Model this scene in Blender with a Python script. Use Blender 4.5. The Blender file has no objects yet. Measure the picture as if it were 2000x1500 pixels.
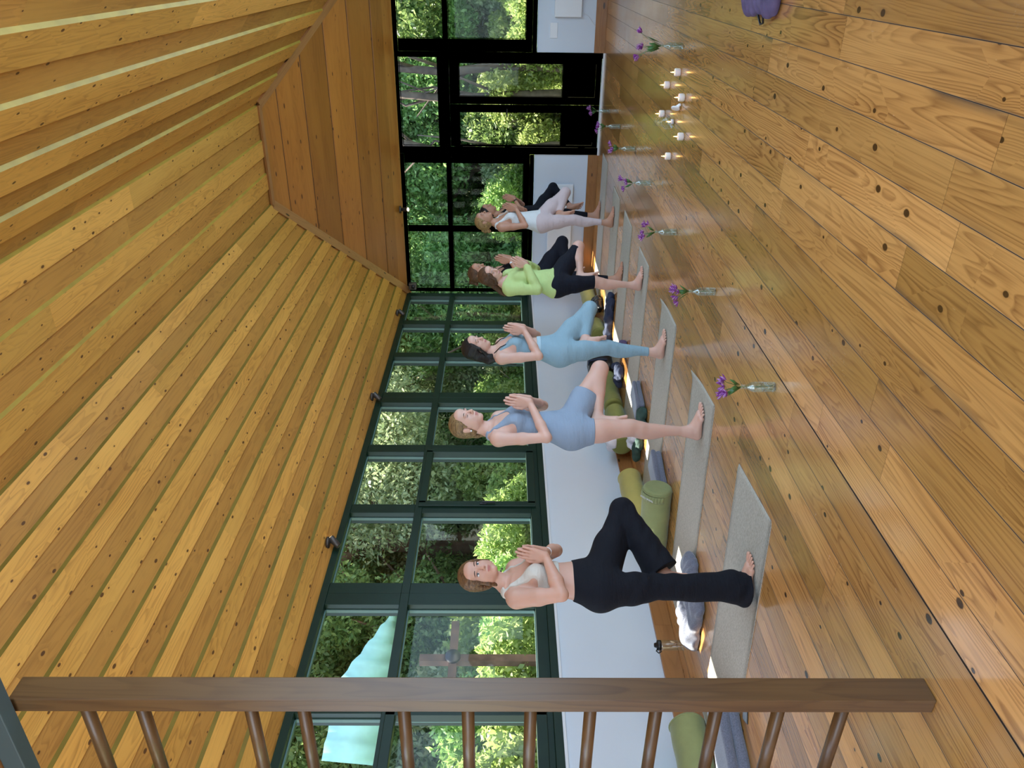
import bpy, math, random
import numpy as np
from mathutils import Vector, Matrix
random.seed(7)
C = bpy.context.scene
COL = C.collection
PI = math.pi

# ------------------------------------------------------------------ camera
# the photograph was taken upright and is stored lying on its side: the camera is rolled by 90 degrees
cam = bpy.data.cameras.new('camera'); cam.lens = 27.27; cam.sensor_width = 36; cam.clip_start = .02; cam.clip_end = 300
co = bpy.data.objects.new('camera', cam); COL.objects.link(co)
Uv = Vector((0.87430531, 0.48533727, 0.00616084)); Fv = Vector((-0.48525418, 0.87429959, -0.01134011)); Vv = Vector((-0.01089019, 0.00692515, 0.99991672))
m = Matrix.Identity(4)
for i in range(3):
    m[i][0] = -Vv[i]; m[i][1] = Uv[i]; m[i][2] = -Fv[i]
m.translation = (0, 0, 1.35)
co.matrix_world = m
C.camera = co

# ------------------------------------------------------------------ light
C.view_settings.view_transform = 'Standard'; C.view_settings.look = 'None'
C.view_settings.gamma = 1; C.view_settings.use_curve_mapping = False
C.view_settings.exposure = 0.58
w = bpy.data.worlds.new('sky'); C.world = w; w.use_nodes = True
wn = w.node_tree; bg = wn.nodes['Background']
sky = wn.nodes.new('ShaderNodeTexSky'); sky.sky_type = 'NISHITA'; sky.sun_disc = False
sky.sun_elevation = math.radians(55); sky.sun_rotation = math.radians(-90); sky.air_density = 1.0; sky.dust_density = 1.0
wn.links.new(sky.outputs[0], bg.inputs[0]); bg.inputs[1].default_value = 0.50

def light(name, kind, loc, dirv, energy, color=(1, 1, 1), size=1, size_y=None, spread=None):
    l = bpy.data.lights.new(name, kind); l.energy = energy; l.color = color
    if kind == 'AREA':
        l.size = size
        if size_y: l.shape = 'RECTANGLE'; l.size_y = size_y
        if spread: l.spread = math.radians(spread)
    o = bpy.data.objects.new(name, l); COL.objects.link(o); o.location = loc
    o.rotation_euler = Vector(dirv).to_track_quat('-Z', 'Y').to_euler()
    return o
sun = light('sun', 'SUN', (-12, 6, 20), (0.44, -0.06, -0.893), 17.0, (1, .94, .84)); sun.data.angle = math.radians(.6)
# added area fills that brighten the room; right one stands for unbuilt windows
light('daylight_fill_right', 'AREA', (.3, 5.2, 1.9), (-1, 0, 0.02), 165, (.50, .74, 1), 9.5, 1.8)
light('fill_rear', 'AREA', (-2.2, -2.2, 1.9), (0, 1, .05), 105, (.66, .82, 1), 4, 1.9)

# ------------------------------------------------------------------ node helpers
class NT:
    def __init__(s, name):
        s.m = bpy.data.materials.new(name); s.m.use_nodes = True; s.t = s.m.node_tree; s.b = s.t.nodes['Principled BSDF']
    def n(s, kind, **kw):
        x = s.t.nodes.new('ShaderNode' + kind)
        for k, v in kw.items(): setattr(x, k, v)
        return x
    def l(s, a, b): s.t.links.new(a, b)
    def put(s, sock, v):
        if hasattr(v, 'is_output') or isinstance(v, bpy.types.NodeSocket): s.l(v, sock)
        else: sock.default_value = v
    def m_(s, op, a, b=None, c=None, clamp=False):
        x = s.n('Math', operation=op, use_clamp=clamp); s.put(x.inputs[0], a)
        if b is not None: s.put(x.inputs[1], b)
        if c is not None: s.put(x.inputs[2], c)
        return x.outputs[0]
    def comb(s, a, b, c):
        x = s.n('CombineXYZ'); s.put(x.inputs[0], a); s.put(x.inputs[1], b); s.put(x.inputs[2], c); return x.outputs[0]
    def noise(s, vec, scale=1, detail=2, rough=.5):
        x = s.n('TexNoise'); 
        if vec is not None: s.l(vec, x.inputs['Vector'])
        x.inputs['Scale'].default_value = scale; x.inputs['Detail'].default_value = detail; x.inputs['Roughness'].default_value = rough
        return x.outputs['Fac']
    def mix(s, f, a, b, mode='MIX'):
        x = s.n('Mix', data_type='RGBA', blend_type=mode); s.put(x.inputs[0], f)
        for sk, v in ((x.inputs[6], a), (x.inputs[7], b)):
            if isinstance(v, tuple): v = (*v[:3], 1)
            s.put(sk, v)
        return x.outputs[2]
    def ramp(s, f, stops):
        x = s.n('ValToRGB'); s.l(f, x.inputs[0]); e = x.color_ramp.elements
        while len(e) < len(stops): e.new(.5)
        for q, (p, c) in zip(e, stops): q.position = p; q.color = (*c, 1) if len(c) == 3 else c
        return x.outputs[0]
    def bump(s, h, strength=.3, dist=.01):
        x = s.n('Bump'); s.l(h, x.inputs['Height']); x.inputs['Strength'].default_value = strength; x.inputs['Distance'].default_value = dist
        s.l(x.outputs[0], s.b.inputs['Normal'])

def plain(name, col, rough=.5, metal=0, bumpscale=0, bs=.2, var=0, sss=0, spec=.5, vs=20, sheen=0):
    t = NT(name); t.b.inputs['Roughness'].default_value = rough; t.b.inputs['Metallic'].default_value = metal
    t.b.inputs['Specular IOR Level'].default_value = spec
    tc = t.n('TexCoord').outputs['Object']
    if var:
        f = t.noise(tc, vs, 4)
        f = t.m_('MULTIPLY_ADD', f, 2, -.5, clamp=True)
        c = t.mix(f, tuple(x * (1 - var) for x in col), tuple(min(1, x * (1 + var)) for x in col)); t.l(c, t.b.inputs['Base Color'])
    else: t.b.inputs['Base Color'].default_value = (*col, 1)
    if bumpscale: t.bump(t.noise(tc, bumpscale, 3), bs, .003)
    if sss:
        t.b.inputs['Subsurface Weight'].default_value = sss; t.b.inputs['Subsurface Radius'].default_value = (.02, .008, .004); t.b.inputs['Subsurface Scale'].default_value = .6
    if sheen: t.b.inputs['Sheen Weight'].default_value = sheen
    return t.m

def wood(name, light_, mid, dark, rough=.4, ringamt=.6, rings=13, knots=.5, tone=.35, fib=.25, A=5.0, B=.55, kscale=(7.0, 1.6), coat=0, bump=.12, knotcol=(.03, .012, .006), scuff=0, ringpow=2.2, stain=0):
    """boards: UV.x = 10*board number + metres across, UV.y = metres along"""
    t = NT(name); uv = t.n('UVMap'); sp = t.n('SeparateXYZ'); t.l(uv.outputs[0], sp.inputs[0])
    u, v = sp.outputs[0], sp.outputs[1]
    idn = t.m_('FLOOR', t.m_('DIVIDE', t.m_('ADD', u, .5), 10)); ul = t.m_('SUBTRACT', u, t.m_('MULTIPLY', idn, 10))
    wnn = t.n('TexWhiteNoise', noise_dimensions='1D'); t.l(idn, wnn.inputs['W']); rnd = wnn.outputs['Value']
    off = t.m_('MULTIPLY', idn, 3.71)
    big = t.noise(t.comb(t.m_('MULTIPLY', ul, A), t.m_('MULTIPLY', v, B), off), 1, 2, .45)
    vo = t.n('TexVoronoi', voronoi_dimensions='2D', feature='F1'); t.l(t.comb(t.m_('MULTIPLY_ADD', ul, kscale[0], t.m_('MULTIPLY', idn, 5.3)), t.m_('MULTIPLY', v, kscale[1]), 0), vo.inputs['Vector'])
    vo.inputs['Scale'].default_value = 1; vo.inputs['Randomness'].default_value = .9
    d = vo.outputs['Distance']; cs = t.n('SeparateColor'); t.l(vo.outputs['Color'], cs.inputs[0])
    has = t.m_('LESS_THAN', cs.outputs[0], knots)
    ksz = t.m_('MULTIPLY_ADD', cs.outputs[1], .07, .03)
    kn = t.m_('MULTIPLY', has, t.m_('SUBTRACT', 1, t.m_('DIVIDE', d, ksz), clamp=True))
    kmask = t.m_('MULTIPLY', kn, 4, clamp=True)
    warp = t.m_('MULTIPLY', has, t.m_('DIVIDE', .10, t.m_('ADD', d, .09)))
    field = t.m_('ADD', t.m_('MULTIPLY', big, rings), t.m_('MULTIPLY', warp, 2.2))
    fine = t.noise(t.comb(t.m_('MULTIPLY', ul, 90), t.m_('MULTIPLY', v, 1.6), off), 1, 3, .6)
    field = t.m_('ADD', field, t.m_('MULTIPLY', fine, .25))
    saw = t.m_('FRACT', field)
    ring = t.m_('MULTIPLY', t.m_('POWER', saw, ringpow), t.m_('MULTIPLY', t.m_('SUBTRACT', 1, saw), 7, clamp=True))
    patch = t.noise(t.comb(t.m_('MULTIPLY', ul, 4), t.m_('MULTIPLY', v, .7), t.m_('ADD', off, 9)), 1, 2)
    ring = t.m_('MULTIPLY', ring, t.m_('MULTIPLY_ADD', patch, 1.8, -.3, clamp=True))
    f = t.m_('ADD', t.m_('MULTIPLY', ring, ringamt), t.m_('MULTIPLY', t.m_('SUBTRACT', fine, .5), fib), clamp=True)
    base = t.mix(t.m_('MULTIPLY_ADD', patch, 1.6, -.3, clamp=True), light_, mid)
    c = t.mix(f, base, dark)
    tn = t.m_('MULTIPLY_ADD', rnd, tone * 2, 1 - tone)
    c = t.mix(1.0, c, t.comb(tn, tn, t.m_('MULTIPLY_ADD', t.m_('SUBTRACT', tn, 1), 1.3, 1)), 'MULTIPLY')
    halo = t.m_('MULTIPLY', has, t.m_('SUBTRACT', 1, t.m_('MULTIPLY', d, 6.5), clamp=True))
    c = t.mix(t.m_('MULTIPLY', halo, .45), c, mid); c = t.mix(t.m_('MULTIPLY', kmask, .93), c, knotcol)
    if stain:
        e = t.m_('MINIMUM', ul, t.m_('SUBTRACT', .158, ul)); sn = t.noise(t.comb(t.m_('MULTIPLY', ul, 6), t.m_('MULTIPLY', v, .9), t.m_('ADD', off, 4)), 1, 3, .6)
        sm = t.m_('MULTIPLY', t.m_('SUBTRACT', 1, t.m_('MULTIPLY', e, 34), clamp=True), t.m_('MULTIPLY', t.m_('SUBTRACT', sn, .56), 7, clamp=True))
        c = t.mix(t.m_('MULTIPLY', sm, .75), c, (.05, .045, .04))
        c = t.mix(t.m_('MULTIPLY', t.m_('SUBTRACT', 1, t.m_('MULTIPLY', e, 420), clamp=True), .55), c, (.22, .19, .16))
    t.l(c, t.b.inputs['Base Color'])
    r = t.m_('MULTIPLY_ADD', t.noise(t.n('TexCoord').outputs['Object'], 3, 5, .65), .22, rough - .11)
    if scuff: r = t.m_('ADD', r, t.m_('MULTIPLY', fine, scuff))
    t.l(r, t.b.inputs['Roughness'])
    if coat: t.b.inputs['Coat Weight'].default_value = coat; t.b.inputs['Coat Roughness'].default_value = .12
    if bump: t.bump(t.m_('ADD', f, t.m_('MULTIPLY', kmask, .6)), bump, .002)
    return t.m

def glass(name, tint=(1, 1, 1), f0=.06, rough=0.0, rim=.7):
    t = NT(name); t.t.nodes.remove(t.b)
    out = t.t.nodes['Material Output']; tr = t.n('BsdfTransparent'); gl = t.n('BsdfGlossy'); mx = t.n('MixShader')
    tr.inputs[0].default_value = (*tint, 1); gl.inputs['Roughness'].default_value = rough; gl.inputs[0].default_value = (1, 1, 1, 1)
    lw = t.n('LayerWeight'); lw.inputs[0].default_value = .5
    f = t.m_('MULTIPLY_ADD', t.m_('POWER', lw.outputs['Facing'], 3.5), rim, f0, clamp=True)
    t.l(f, mx.inputs[0]); t.l(tr.outputs[0], mx.inputs[1]); t.l(gl.outputs[0], mx.inputs[2]); t.l(mx.outputs[0], out.inputs[0])
    return t.m

def emit(name, col, s):
    t = NT(name); t.b.inputs['Base Color'].default_value = (*col, 1); t.b.inputs['Emission Color'].default_value = (*col, 1); t.b.inputs['Emission Strength'].default_value = s
    return t.m

def leafmat(name, a, b, trans=.5):
    t = NT(name); oi = t.n('ObjectInfo').outputs['Random']
    g = t.n('NewGeometry').outputs['Random Per Island']
    c = t.mix(g, a, b)
    hsv = t.n('HueSaturation'); t.l(c, hsv.inputs['Color']); t.l(t.m_('MULTIPLY_ADD', oi, .5, .75), hsv.inputs['Value']); t.l(t.m_('MULTIPLY_ADD', oi, .05, .475), hsv.inputs['Hue'])
    c = hsv.outputs[0]
    t.l(c, t.b.inputs['Base Color']); t.b.inputs['Roughness'].default_value = .45
    tl = t.n('BsdfTranslucent'); t.l(c, tl.inputs[0]); mx = t.n('MixShader'); mx.inputs[0].default_value = trans
    out = t.t.nodes['Material Output']; t.l(t.b.outputs[0], mx.inputs[1]); t.l(tl.outputs[0], mx.inputs[2]); t.l(mx.outputs[0], out.inputs[0])
    return t.m

M = {}
M['floor'] = wood('floor_pine', (.62, .32, .10), (.46, .205, .052), (.13, .040, .009), rough=.19, ringamt=1.0, rings=34, knots=.36, tone=.30, fib=.95, kscale=(6.2, 4.2), A=5.5, B=.30, coat=.5, stain=1, knotcol=(.02, .009, .004), scuff=.08)
M['ceil'] = wood('ceiling_spruce', (.78, .40, .082), (.66, .30, .052), (.30, .115, .018), rough=.42, ringamt=.75, rings=16, knots=.5, tone=.16, fib=.6, kscale=(9, 4.5), A=7, B=.5, knotcol=(.10, .035, .008))
M['ceil2'] = wood('ceiling_spruce_dark_shaded', (.60, .285, .056), (.49, .21, .038), (.22, .08, .013), rough=.45, ringamt=.7, rings=14, knots=.5, tone=.16, fib=.6, kscale=(9, 4.5), A=7, B=.5, knotcol=(.09, .03, .007))  # recessed boards: darker alternate wood, shade of the recess included in the colour
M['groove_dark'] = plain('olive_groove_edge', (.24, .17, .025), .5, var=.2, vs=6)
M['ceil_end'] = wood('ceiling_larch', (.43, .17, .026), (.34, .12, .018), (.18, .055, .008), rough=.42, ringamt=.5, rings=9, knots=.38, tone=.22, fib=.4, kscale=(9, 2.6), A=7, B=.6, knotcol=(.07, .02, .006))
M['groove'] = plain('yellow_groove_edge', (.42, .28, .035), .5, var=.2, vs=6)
M['gap'] = plain('dark_floor_gap', (.035, .02, .012), .8)
M['base'] = wood('baseboard_pine', (.44, .2, .065), (.32, .13, .04), (.15, .05, .014), rough=.38, ringamt=.6, rings=12, knots=.5, tone=.12, kscale=(6, 2), A=7)
M['ladder'] = wood('ladder_pine', (.155, .080, .028), (.10, .044, .014), (.045, .016, .006), rough=.38, ringamt=.75, rings=10, knots=.0, tone=.05, kscale=(8, 1), A=9, B=.8, fib=.7)
M['wall'] = plain('white_plaster', (.68, .745, .83), .75, bumpscale=30, bs=.15, var=.02, vs=2)
M['green'] = plain('dark_green_paint', (.006, .024, .013), .42, bumpscale=60, bs=.08, var=.15, vs=8, spec=.35)
M['tealdark'] = plain('grey_green_paint', (.06, .085, .085), .4)
M['greenout'] = plain('sunlit_reveal_green', (.12, .20, .175), .5)  # pale strip colour carries the sunlit outline of the reveals round the panes
M['white'] = plain('white_enamel', (.82, .84, .87), .35)
M['black'] = plain('black_plastic', (.012, .012, .014), .35)
M['steel'] = plain('dark_metal', (.09, .075, .065), .4, metal=.6)
M['glass'] = glass('window_glass', (.97, .99, .98), .008, 0, .25)
M['bglass'] = glass('bottle_glass', (.90, .96, .95), .10)
M['water'] = glass('water', (.93, .97, .96), .05)
M['mat'] = None
M['sage'] = plain('sage_canvas', (.27, .30, .12), .8, bumpscale=300, bs=.15, var=.06, sheen=.2)
M['olive'] = plain('olive_canvas', (.22, .235, .055), .8, bumpscale=300, bs=.15, var=.06, sheen=.2)
M['mustard'] = plain('mustard_canvas', (.46, .40, .11), .8, bumpscale=300, bs=.15, var=.05, sheen=.2)
M['wool'] = plain('grey_wool', (.15, .16, .21), .95, bumpscale=220, bs=.5, var=.35, vs=160, sheen=.4)
M['navy'] = plain('navy_cloth', (.02, .03, .07), .8, bumpscale=90, bs=.3, var=.2)
M['dkgreen'] = plain('dark_green_cloth', (.03, .07, .055), .8, bumpscale=60, bs=.3, var=.25)
M['mauve'] = plain('mauve_cloth', (.12, .09, .19), .7, bumpscale=40, bs=.3, var=.25)
M['whitecloth'] = plain('white_cloth', (.72, .72, .80), .8, bumpscale=60, bs=.3, var=.05)
M['candle'] = plain('candle_wax', (.85, .78, .74), .4, sss=.4)
M['flame'] = emit('flame', (1, .48, .12), 14)
M['petal'] = plain('purple_petal', (.22, .035, .26), .5, var=.35, vs=60)
M['petal2'] = plain('pale_purple_petal', (.5, .25, .55), .5, var=.2, vs=60)
M['stem'] = plain('flower_stem', (.05, .14, .03), .45, var=.2, vs=50)
M['bark'] = plain('bark', (.115, .085, .062), .9, bumpscale=14, bs=1, var=.45, vs=9)
M['bark2'] = plain('red_bark', (.15, .085, .055), .9, bumpscale=14, bs=1, var=.45, vs=7)
M['leafA'] = leafmat('leaf_dark', (.12, .23, .055), (.34, .50, .17))
M['leafB'] = leafmat('leaf_bright', (.22, .36, .075), (.50, .62, .22), .55)
M['leafC'] = leafmat('leaf_olive', (.22, .30, .13), (.56, .62, .34))
M['soil'] = plain('garden_soil', (.09, .12, .035), .95, bumpscale=6, bs=1, var=.5, vs=3)
M['stone'] = plain('garden_stone', (.12, .12, .08), .9, bumpscale=9, bs=.8, var=.3, vs=5)
M['tarp'] = plain('turquoise_cloth', (.38, .72, .66), .7, var=.15, vs=4)

def matcloth():
    t = NT('mat_jute'); tc = t.n('TexCoord').outputs['Object']
    mp = t.n('Mapping'); t.l(tc, mp.inputs[0]); mp.inputs['Scale'].default_value = (60, 260, 60)
    f = t.noise(mp.outputs[0], 1, 3, .7); g = t.noise(tc, 6, 2)
    c = t.mix(t.m_('MULTIPLY_ADD', f, 2.2, -.6, clamp=True), (.24, .215, .17), (.60, .56, .48))
    c = t.mix(t.m_('MULTIPLY', g, .3), c, (.36, .34, .29)); t.l(c, t.b.inputs['Base Color']); t.b.inputs['Roughness'].default_value = .9
    t.bump(f, .4, .002); return t.m
M['mat'] = matcloth()

# ------------------------------------------------------------------ object helpers
def link(name, me, parent=None):
    o = bpy.data.objects.new(name, me); COL.objects.link(o)
    if parent: o.parent = parent
    return o
def thing(name, label, cat, loc=(0, 0, 0), rz=0, group=None):
    o = link(name, None); o.location = loc; o.rotation_euler = (0, 0, rz); o['label'] = label; o['category'] = cat
    if group: o['group'] = group
    return o
def tag(o, label, cat, group=None):
    o['label'] = label; o['category'] = cat
    if group: o['group'] = group
    return o
def st(o): o['kind'] = 'structure'; return o

class MB:
    def __init__(s): s.v = []; s.f = []; s.uv = []; s.bid = random.randint(0, 60)
    def quad(s, p, uv=None):
        i = len(s.v); s.v += [tuple(q) for q in p]; s.f.append(tuple(range(i, i + len(p)))); s.uv += (uv or [(0, 0)] * len(p))
    def box(s, a, b, grain=None, ax=None):
        """axis aligned box; grain axis = longest unless given"""
        s.bid = (s.bid + 7) % 97
        a = [min(a[i], b[i]) for i in range(3)]; b_ = [max(x, y) for x, y in zip(a, b)]
        b = [a[i] if False else b_[i] for i in range(3)]
        L = [b[i] - a[i] for i in range(3)]; g = L.index(max(L)) if ax is None else ax
        i0 = len(s.v)
        s.v += [((a, b)[i][0], (a, b)[j][1], (a, b)[k][2]) for i in (0, 1) for j in (0, 1) for k in (0, 1)]
        for d in range(3):
            o1, o2 = [(1, 2), (2, 0), (0, 1)][d]
            for side in (0, 1):
                P = []
                for (p, q) in ((0, 0), (1, 0), (1, 1), (0, 1)):
                    x = [0, 0, 0]; x[d] = side; x[o1] = p; x[o2] = q; P.append(x)
                if not side: P = P[::-1]
                cr = [k for k in (o1, o2) if k != g][0] if g != d else o1
                al = g if g != d else o2
                s.f.append(tuple(i0 + 4 * x[0] + 2 * x[1] + x[2] for x in P))
                s.uv += [(s.bid * 10 + x[cr] * L[cr] + d * .3, (a, b)[x[al]][al]) for x in P]
    def tube(s, pts, rads, n=10, cap=True, up=None):
        rings = []; pts = [Vector(p) for p in pts]; N = len(pts); ref = None
        for i in range(N):
            d = (pts[min(i + 1, N - 1)] - pts[max(i - 1, 0)]).normalized()
            if ref is None: ref = d.orthogonal().normalized()
            ref = (ref - d * ref.dot(d)).normalized(); b = d.cross(ref)
            r = rads[i] if hasattr(rads, '__len__') else rads
            rings.append([pts[i] + (ref * math.cos(2 * PI * k / n) + b * math.sin(2 * PI * k / n)) * r for k in range(n)])
        L = 0; base = len(s.v)
        for i, R in enumerate(rings):
            s.v += [tuple(q) for q in R]
        for i in range(N - 1):
            L2 = L + (pts[i + 1] - pts[i]).length
            for k in range(n):
                k2 = (k + 1) % n
                s.f.append((base + i * n + k, base + i * n + k2, base + (i + 1) * n + k2, base + (i + 1) * n + k))
                r = .03
                s.uv += [(s.bid * 10 + k * .02, L), (s.bid * 10 + (k + 1) * .02, L), (s.bid * 10 + (k + 1) * .02, L2), (s.bid * 10 + k * .02, L2)]
            L = L2
        if cap:
            s.f.append(tuple(base + k for k in range(n))[::-1]); s.uv += [(0, 0)] * n
            s.f.append(tuple(base + (N - 1) * n + k for k in range(n))); s.uv += [(0, 0)] * n
    def lathe(s, prof, c=(0, 0, 0), n=24):
        base = len(s.v); N = len(prof)
        for r, z in prof:
            for k in range(n): s.v.append((c[0] + r * math.cos(2 * PI * k / n), c[1] + r * math.sin(2 * PI * k / n), c[2] + z))
        for i in range(N - 1):
            for k in range(n):
                k2 = (k + 1) % n
                s.f.append((base + i * n + k, base + i * n + k2, base + (i + 1) * n + k2, base + (i + 1) * n + k)); s.uv += [(0, 0)] * 4
    def ell(s, c, r, R=None, n=16, mrings=10):
        base = len(s.v)
        for i in range(mrings + 1):
            th = PI * i / mrings
            for k in range(n):
                p = Vector((r[0] * math.sin(th) * math.cos(2 * PI * k / n), r[1] * math.sin(th) * math.sin(2 * PI * k / n), r[2] * math.cos(th)))
                if R is not None: p = R @ p
                s.v.append(tuple(p + Vector(c)))
        for i in range(mrings):
            for k in range(n):
                k2 = (k + 1) % n
                s.f.append((base + i * n + k, base + (i + 1) * n + k, base + (i + 1) * n + k2, base + i * n + k2)); s.uv += [(0, 0)] * 4
    def build(s, name, mat, parent=None, smooth=False, bevel=0):
        me = bpy.data.meshes.new(name); me.from_pydata(s.v, [], s.f); 
        uvl = me.uv_layers.new(name='UVMap'); uvl.data.foreach_set('uv', np.array(s.uv, dtype=np.float32).ravel())
        me.materials.append(mat)
        if smooth: me.polygons.foreach_set('use_smooth', [True] * len(me.polygons))
        me.validate(); me.update()
        o = link(name, me, parent)
        if bevel:
            md = o.modifiers.new('b', 'BEVEL'); md.width = bevel; md.segments = 2; md.limit_method = 'ANGLE'
        return o

def npmesh(name, V, Q, mat, smooth=True, parent=None):
    me = bpy.data.meshes.new(name); nq = len(Q); k = Q.shape[1]
    me.vertices.add(len(V)); me.vertices.foreach_set('co', np.asarray(V, np.float32).ravel())
    me.loops.add(nq * k); me.loops.foreach_set('vertex_index', np.asarray(Q, np.int32).ravel())
    me.polygons.add(nq); me.polygons.foreach_set('loop_start', np.arange(0, nq * k, k, dtype=np.int32))
    me.polygons.foreach_set('loop_total', np.full(nq, k, np.int32))
    if smooth: me.polygons.foreach_set('use_smooth', np.ones(nq, bool))
    me.materials.append(mat); me.update(calc_edges=True)
    return link(name, me, parent)

# ------------------------------------------------------------------ implicit surfaces (for bodies, clothes, cushions)
def nets(F, lo, h):
    S = F < 0
    c = np.zeros(tuple(n - 1 for n in F.shape), np.int8)
    sl = (slice(0, -1), slice(1, None))
    for i in (0, 1):
        for j in (0, 1):
            for k in (0, 1): c += S[sl[i], sl[j], sl[k]]
    act = (c > 0) & (c < 8); idx = np.argwhere(act); n = len(idx)
    vid = np.full(c.shape, -1, np.int32); vid[act] = np.arange(n)
    I, J, K = idx.T; val = {}
    for i in (0, 1):
        for j in (0, 1):
            for k in (0, 1): val[i, j, k] = F[I + i, J + j, K + k]
    acc = np.zeros((n, 3)); cnt = np.zeros(n)
    cs = list(val)
    for a in cs:
        for ax in range(3):
            if a[ax] == 0:
                b = list(a); b[ax] = 1; b = tuple(b)
                fa, fb = val[a], val[b]; mk = (fa < 0) != (fb < 0)
                t = np.where(mk, fa / np.where(mk, fa - fb, 1), 0)
                p = np.tile(np.array(a, float), (n, 1)); p[:, ax] = t
                acc += p * mk[:, None]; cnt += mk
    V = (idx + acc / cnt[:, None]) * h + np.array(lo)
    Q = []
    for ax in range(3):
        s0 = [slice(1, -1)] * 3; s1 = [slice(1, -1)] * 3; s0[ax] = slice(0, -1); s1[ax] = slice(1, None)
        A = S[tuple(s0)]; B = S[tuple(s1)]; d = np.argwhere(A != B)
        if not len(d): continue
        inside = A[tuple(d.T)]
        off = [1, 1, 1]; off[ax] = 0; e = d + np.array(off)
        u, w_ = [(1, 2), (2, 0), (0, 1)][ax]
        def cell(du, dw):
            q = e.copy(); q[:, u] -= du; q[:, w_] -= dw; return vid[tuple(q.T)]
        q = np.stack([cell(1, 1), cell(0, 1), cell(0, 0), cell(1, 0)], 1)
        q[~inside] = q[~inside][:, ::-1]; Q.append(q)
    return V, np.concatenate(Q)

def smin(a, b, k):
    if k <= 0: return np.minimum(a, b)
    h_ = np.clip(.5 + .5 * (b - a) / k, 0, 1)
    return b + (a - b) * h_ - k * h_ * (1 - h_)
V3 = lambda *a: np.array(a, float)
class P:  # primitive: distance function with bounds
    def __init__(s, fn, lo, hi, k=.02, g='b'): s.fn = fn; s.lo = np.array(lo, float); s.hi = np.array(hi, float); s.k = k; s.g = g
def cone(a, b, ra, rb, k=.02, g='b'):
    a = np.array(a, float); b = np.array(b, float); d = b - a; L2 = d.dot(d) + 1e-12; rm = max(ra, rb)
    def fn(x, y, z):
        t = np.clip(((x - a[0]) * d[0] + (y - a[1]) * d[1] + (z - a[2]) * d[2]) / L2, 0, 1)
        return np.sqrt((x - a[0] - t * d[0]) ** 2 + (y - a[1] - t * d[1]) ** 2 + (z - a[2] - t * d[2]) ** 2) - (ra + (rb - ra) * t)
    return P(fn, np.minimum(a, b) - rm, np.maximum(a, b) + rm, k, g)
def ellp(c, r, R=None, k=.02, g='b'):
    c = np.array(c, float); r = np.array(r, float); R = np.eye(3) if R is None else np.array(R); rm = r.max()
    def fn(x, y, z):
        x = x - c[0]; y = y - c[1]; z = z - c[2]
        u = [(R[0, i] * x + R[1, i] * y + R[2, i] * z) for i in range(3)]
        k0 = np.sqrt((u[0] / r[0]) ** 2 + (u[1] / r[1]) ** 2 + (u[2] / r[2]) ** 2) + 1e-9
        k1 = np.sqrt((u[0] / r[0] ** 2) ** 2 + (u[1] / r[1] ** 2) ** 2 + (u[2] / r[2] ** 2) ** 2) + 1e-9
        return k0 * (k0 - 1) / k1
    return P(fn, c - rm, c + rm, k, g)
def stack(sec, k=.02, g='torso'):
    sec = np.array(sec, float); zz = sec[:, 0]
    def fn(x, y, z):
        zf = np.clip(z, zz[0], zz[-1])
        cx, cy, rx, ry = (np.interp(zf, zz, sec[:, i]) for i in (1, 2, 3, 4))
        q = np.sqrt(((x - cx) / rx) ** 2 + ((y - cy) / ry) ** 2) + 1e-9
        q2 = np.sqrt(((x - cx) / rx ** 2) ** 2 + ((y - cy) / ry ** 2) ** 2) + 1e-9
        return np.maximum(q * (q - 1) / q2, np.maximum(zz[0] - z, z - zz[-1]))
    r = sec[:, 3].max() + .06; ry = sec[:, 4].max() + .06
    return P(fn, (-r, -ry + .0, zz[0]), (r, ry + .1, zz[-1]), k, g)
def bounds(ps, pad): return np.min([p.lo for p in ps], 0) - pad, np.max([p.hi for p in ps], 0) + pad
def evalp(ps, lo, n, h, pad=.06, init=.5, t=0.):
    F = np.full(n, init, np.float32); ax = [lo[i] + h * np.arange(n[i]) for i in range(3)]
    for p in ps:
        s = []
        for i in range(3):
            a = max(0, int((p.lo[i] - pad - lo[i]) / h)); b = min(n[i], int((p.hi[i] + pad - lo[i]) / h) + 2); s.append(slice(a, max(a, b)))
        if any(q.stop <= q.start for q in s): continue
        x = ax[0][s[0]][:, None, None]; y = ax[1][s[1]][None, :, None]; z = ax[2][s[2]][None, None, :]
        d = p.fn(x, y, z).astype(np.float32); F[tuple(s)] = smin(F[tuple(s)], d, p.k)
    if t: F -= t
    return F, ax
def solid(ps, h, mat, name, parent=None, warp=None, t=0.):
    lo, hi = bounds(ps, .03 + t); n = tuple(int(v) for v in np.ceil((hi - lo) / h) + 1)
    F, ax = evalp(ps, lo, n, h, t=t)
    if warp is not None: F = F + warp(ax[0][:, None, None], ax[1][None, :, None], ax[2][None, None, :])
    V, Q = nets(F, lo, h)
    return npmesh(name, V, Q, mat, True, parent)
# ------------------------------------------------------------------ the room
XL, XR, YB, YR, ZW = -4.68, .37, 11.40, -2.6, 2.86
SL = .715; XA, XB_, YH, ZF = -2.74, -1.57, 9.46, 4.245

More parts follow.
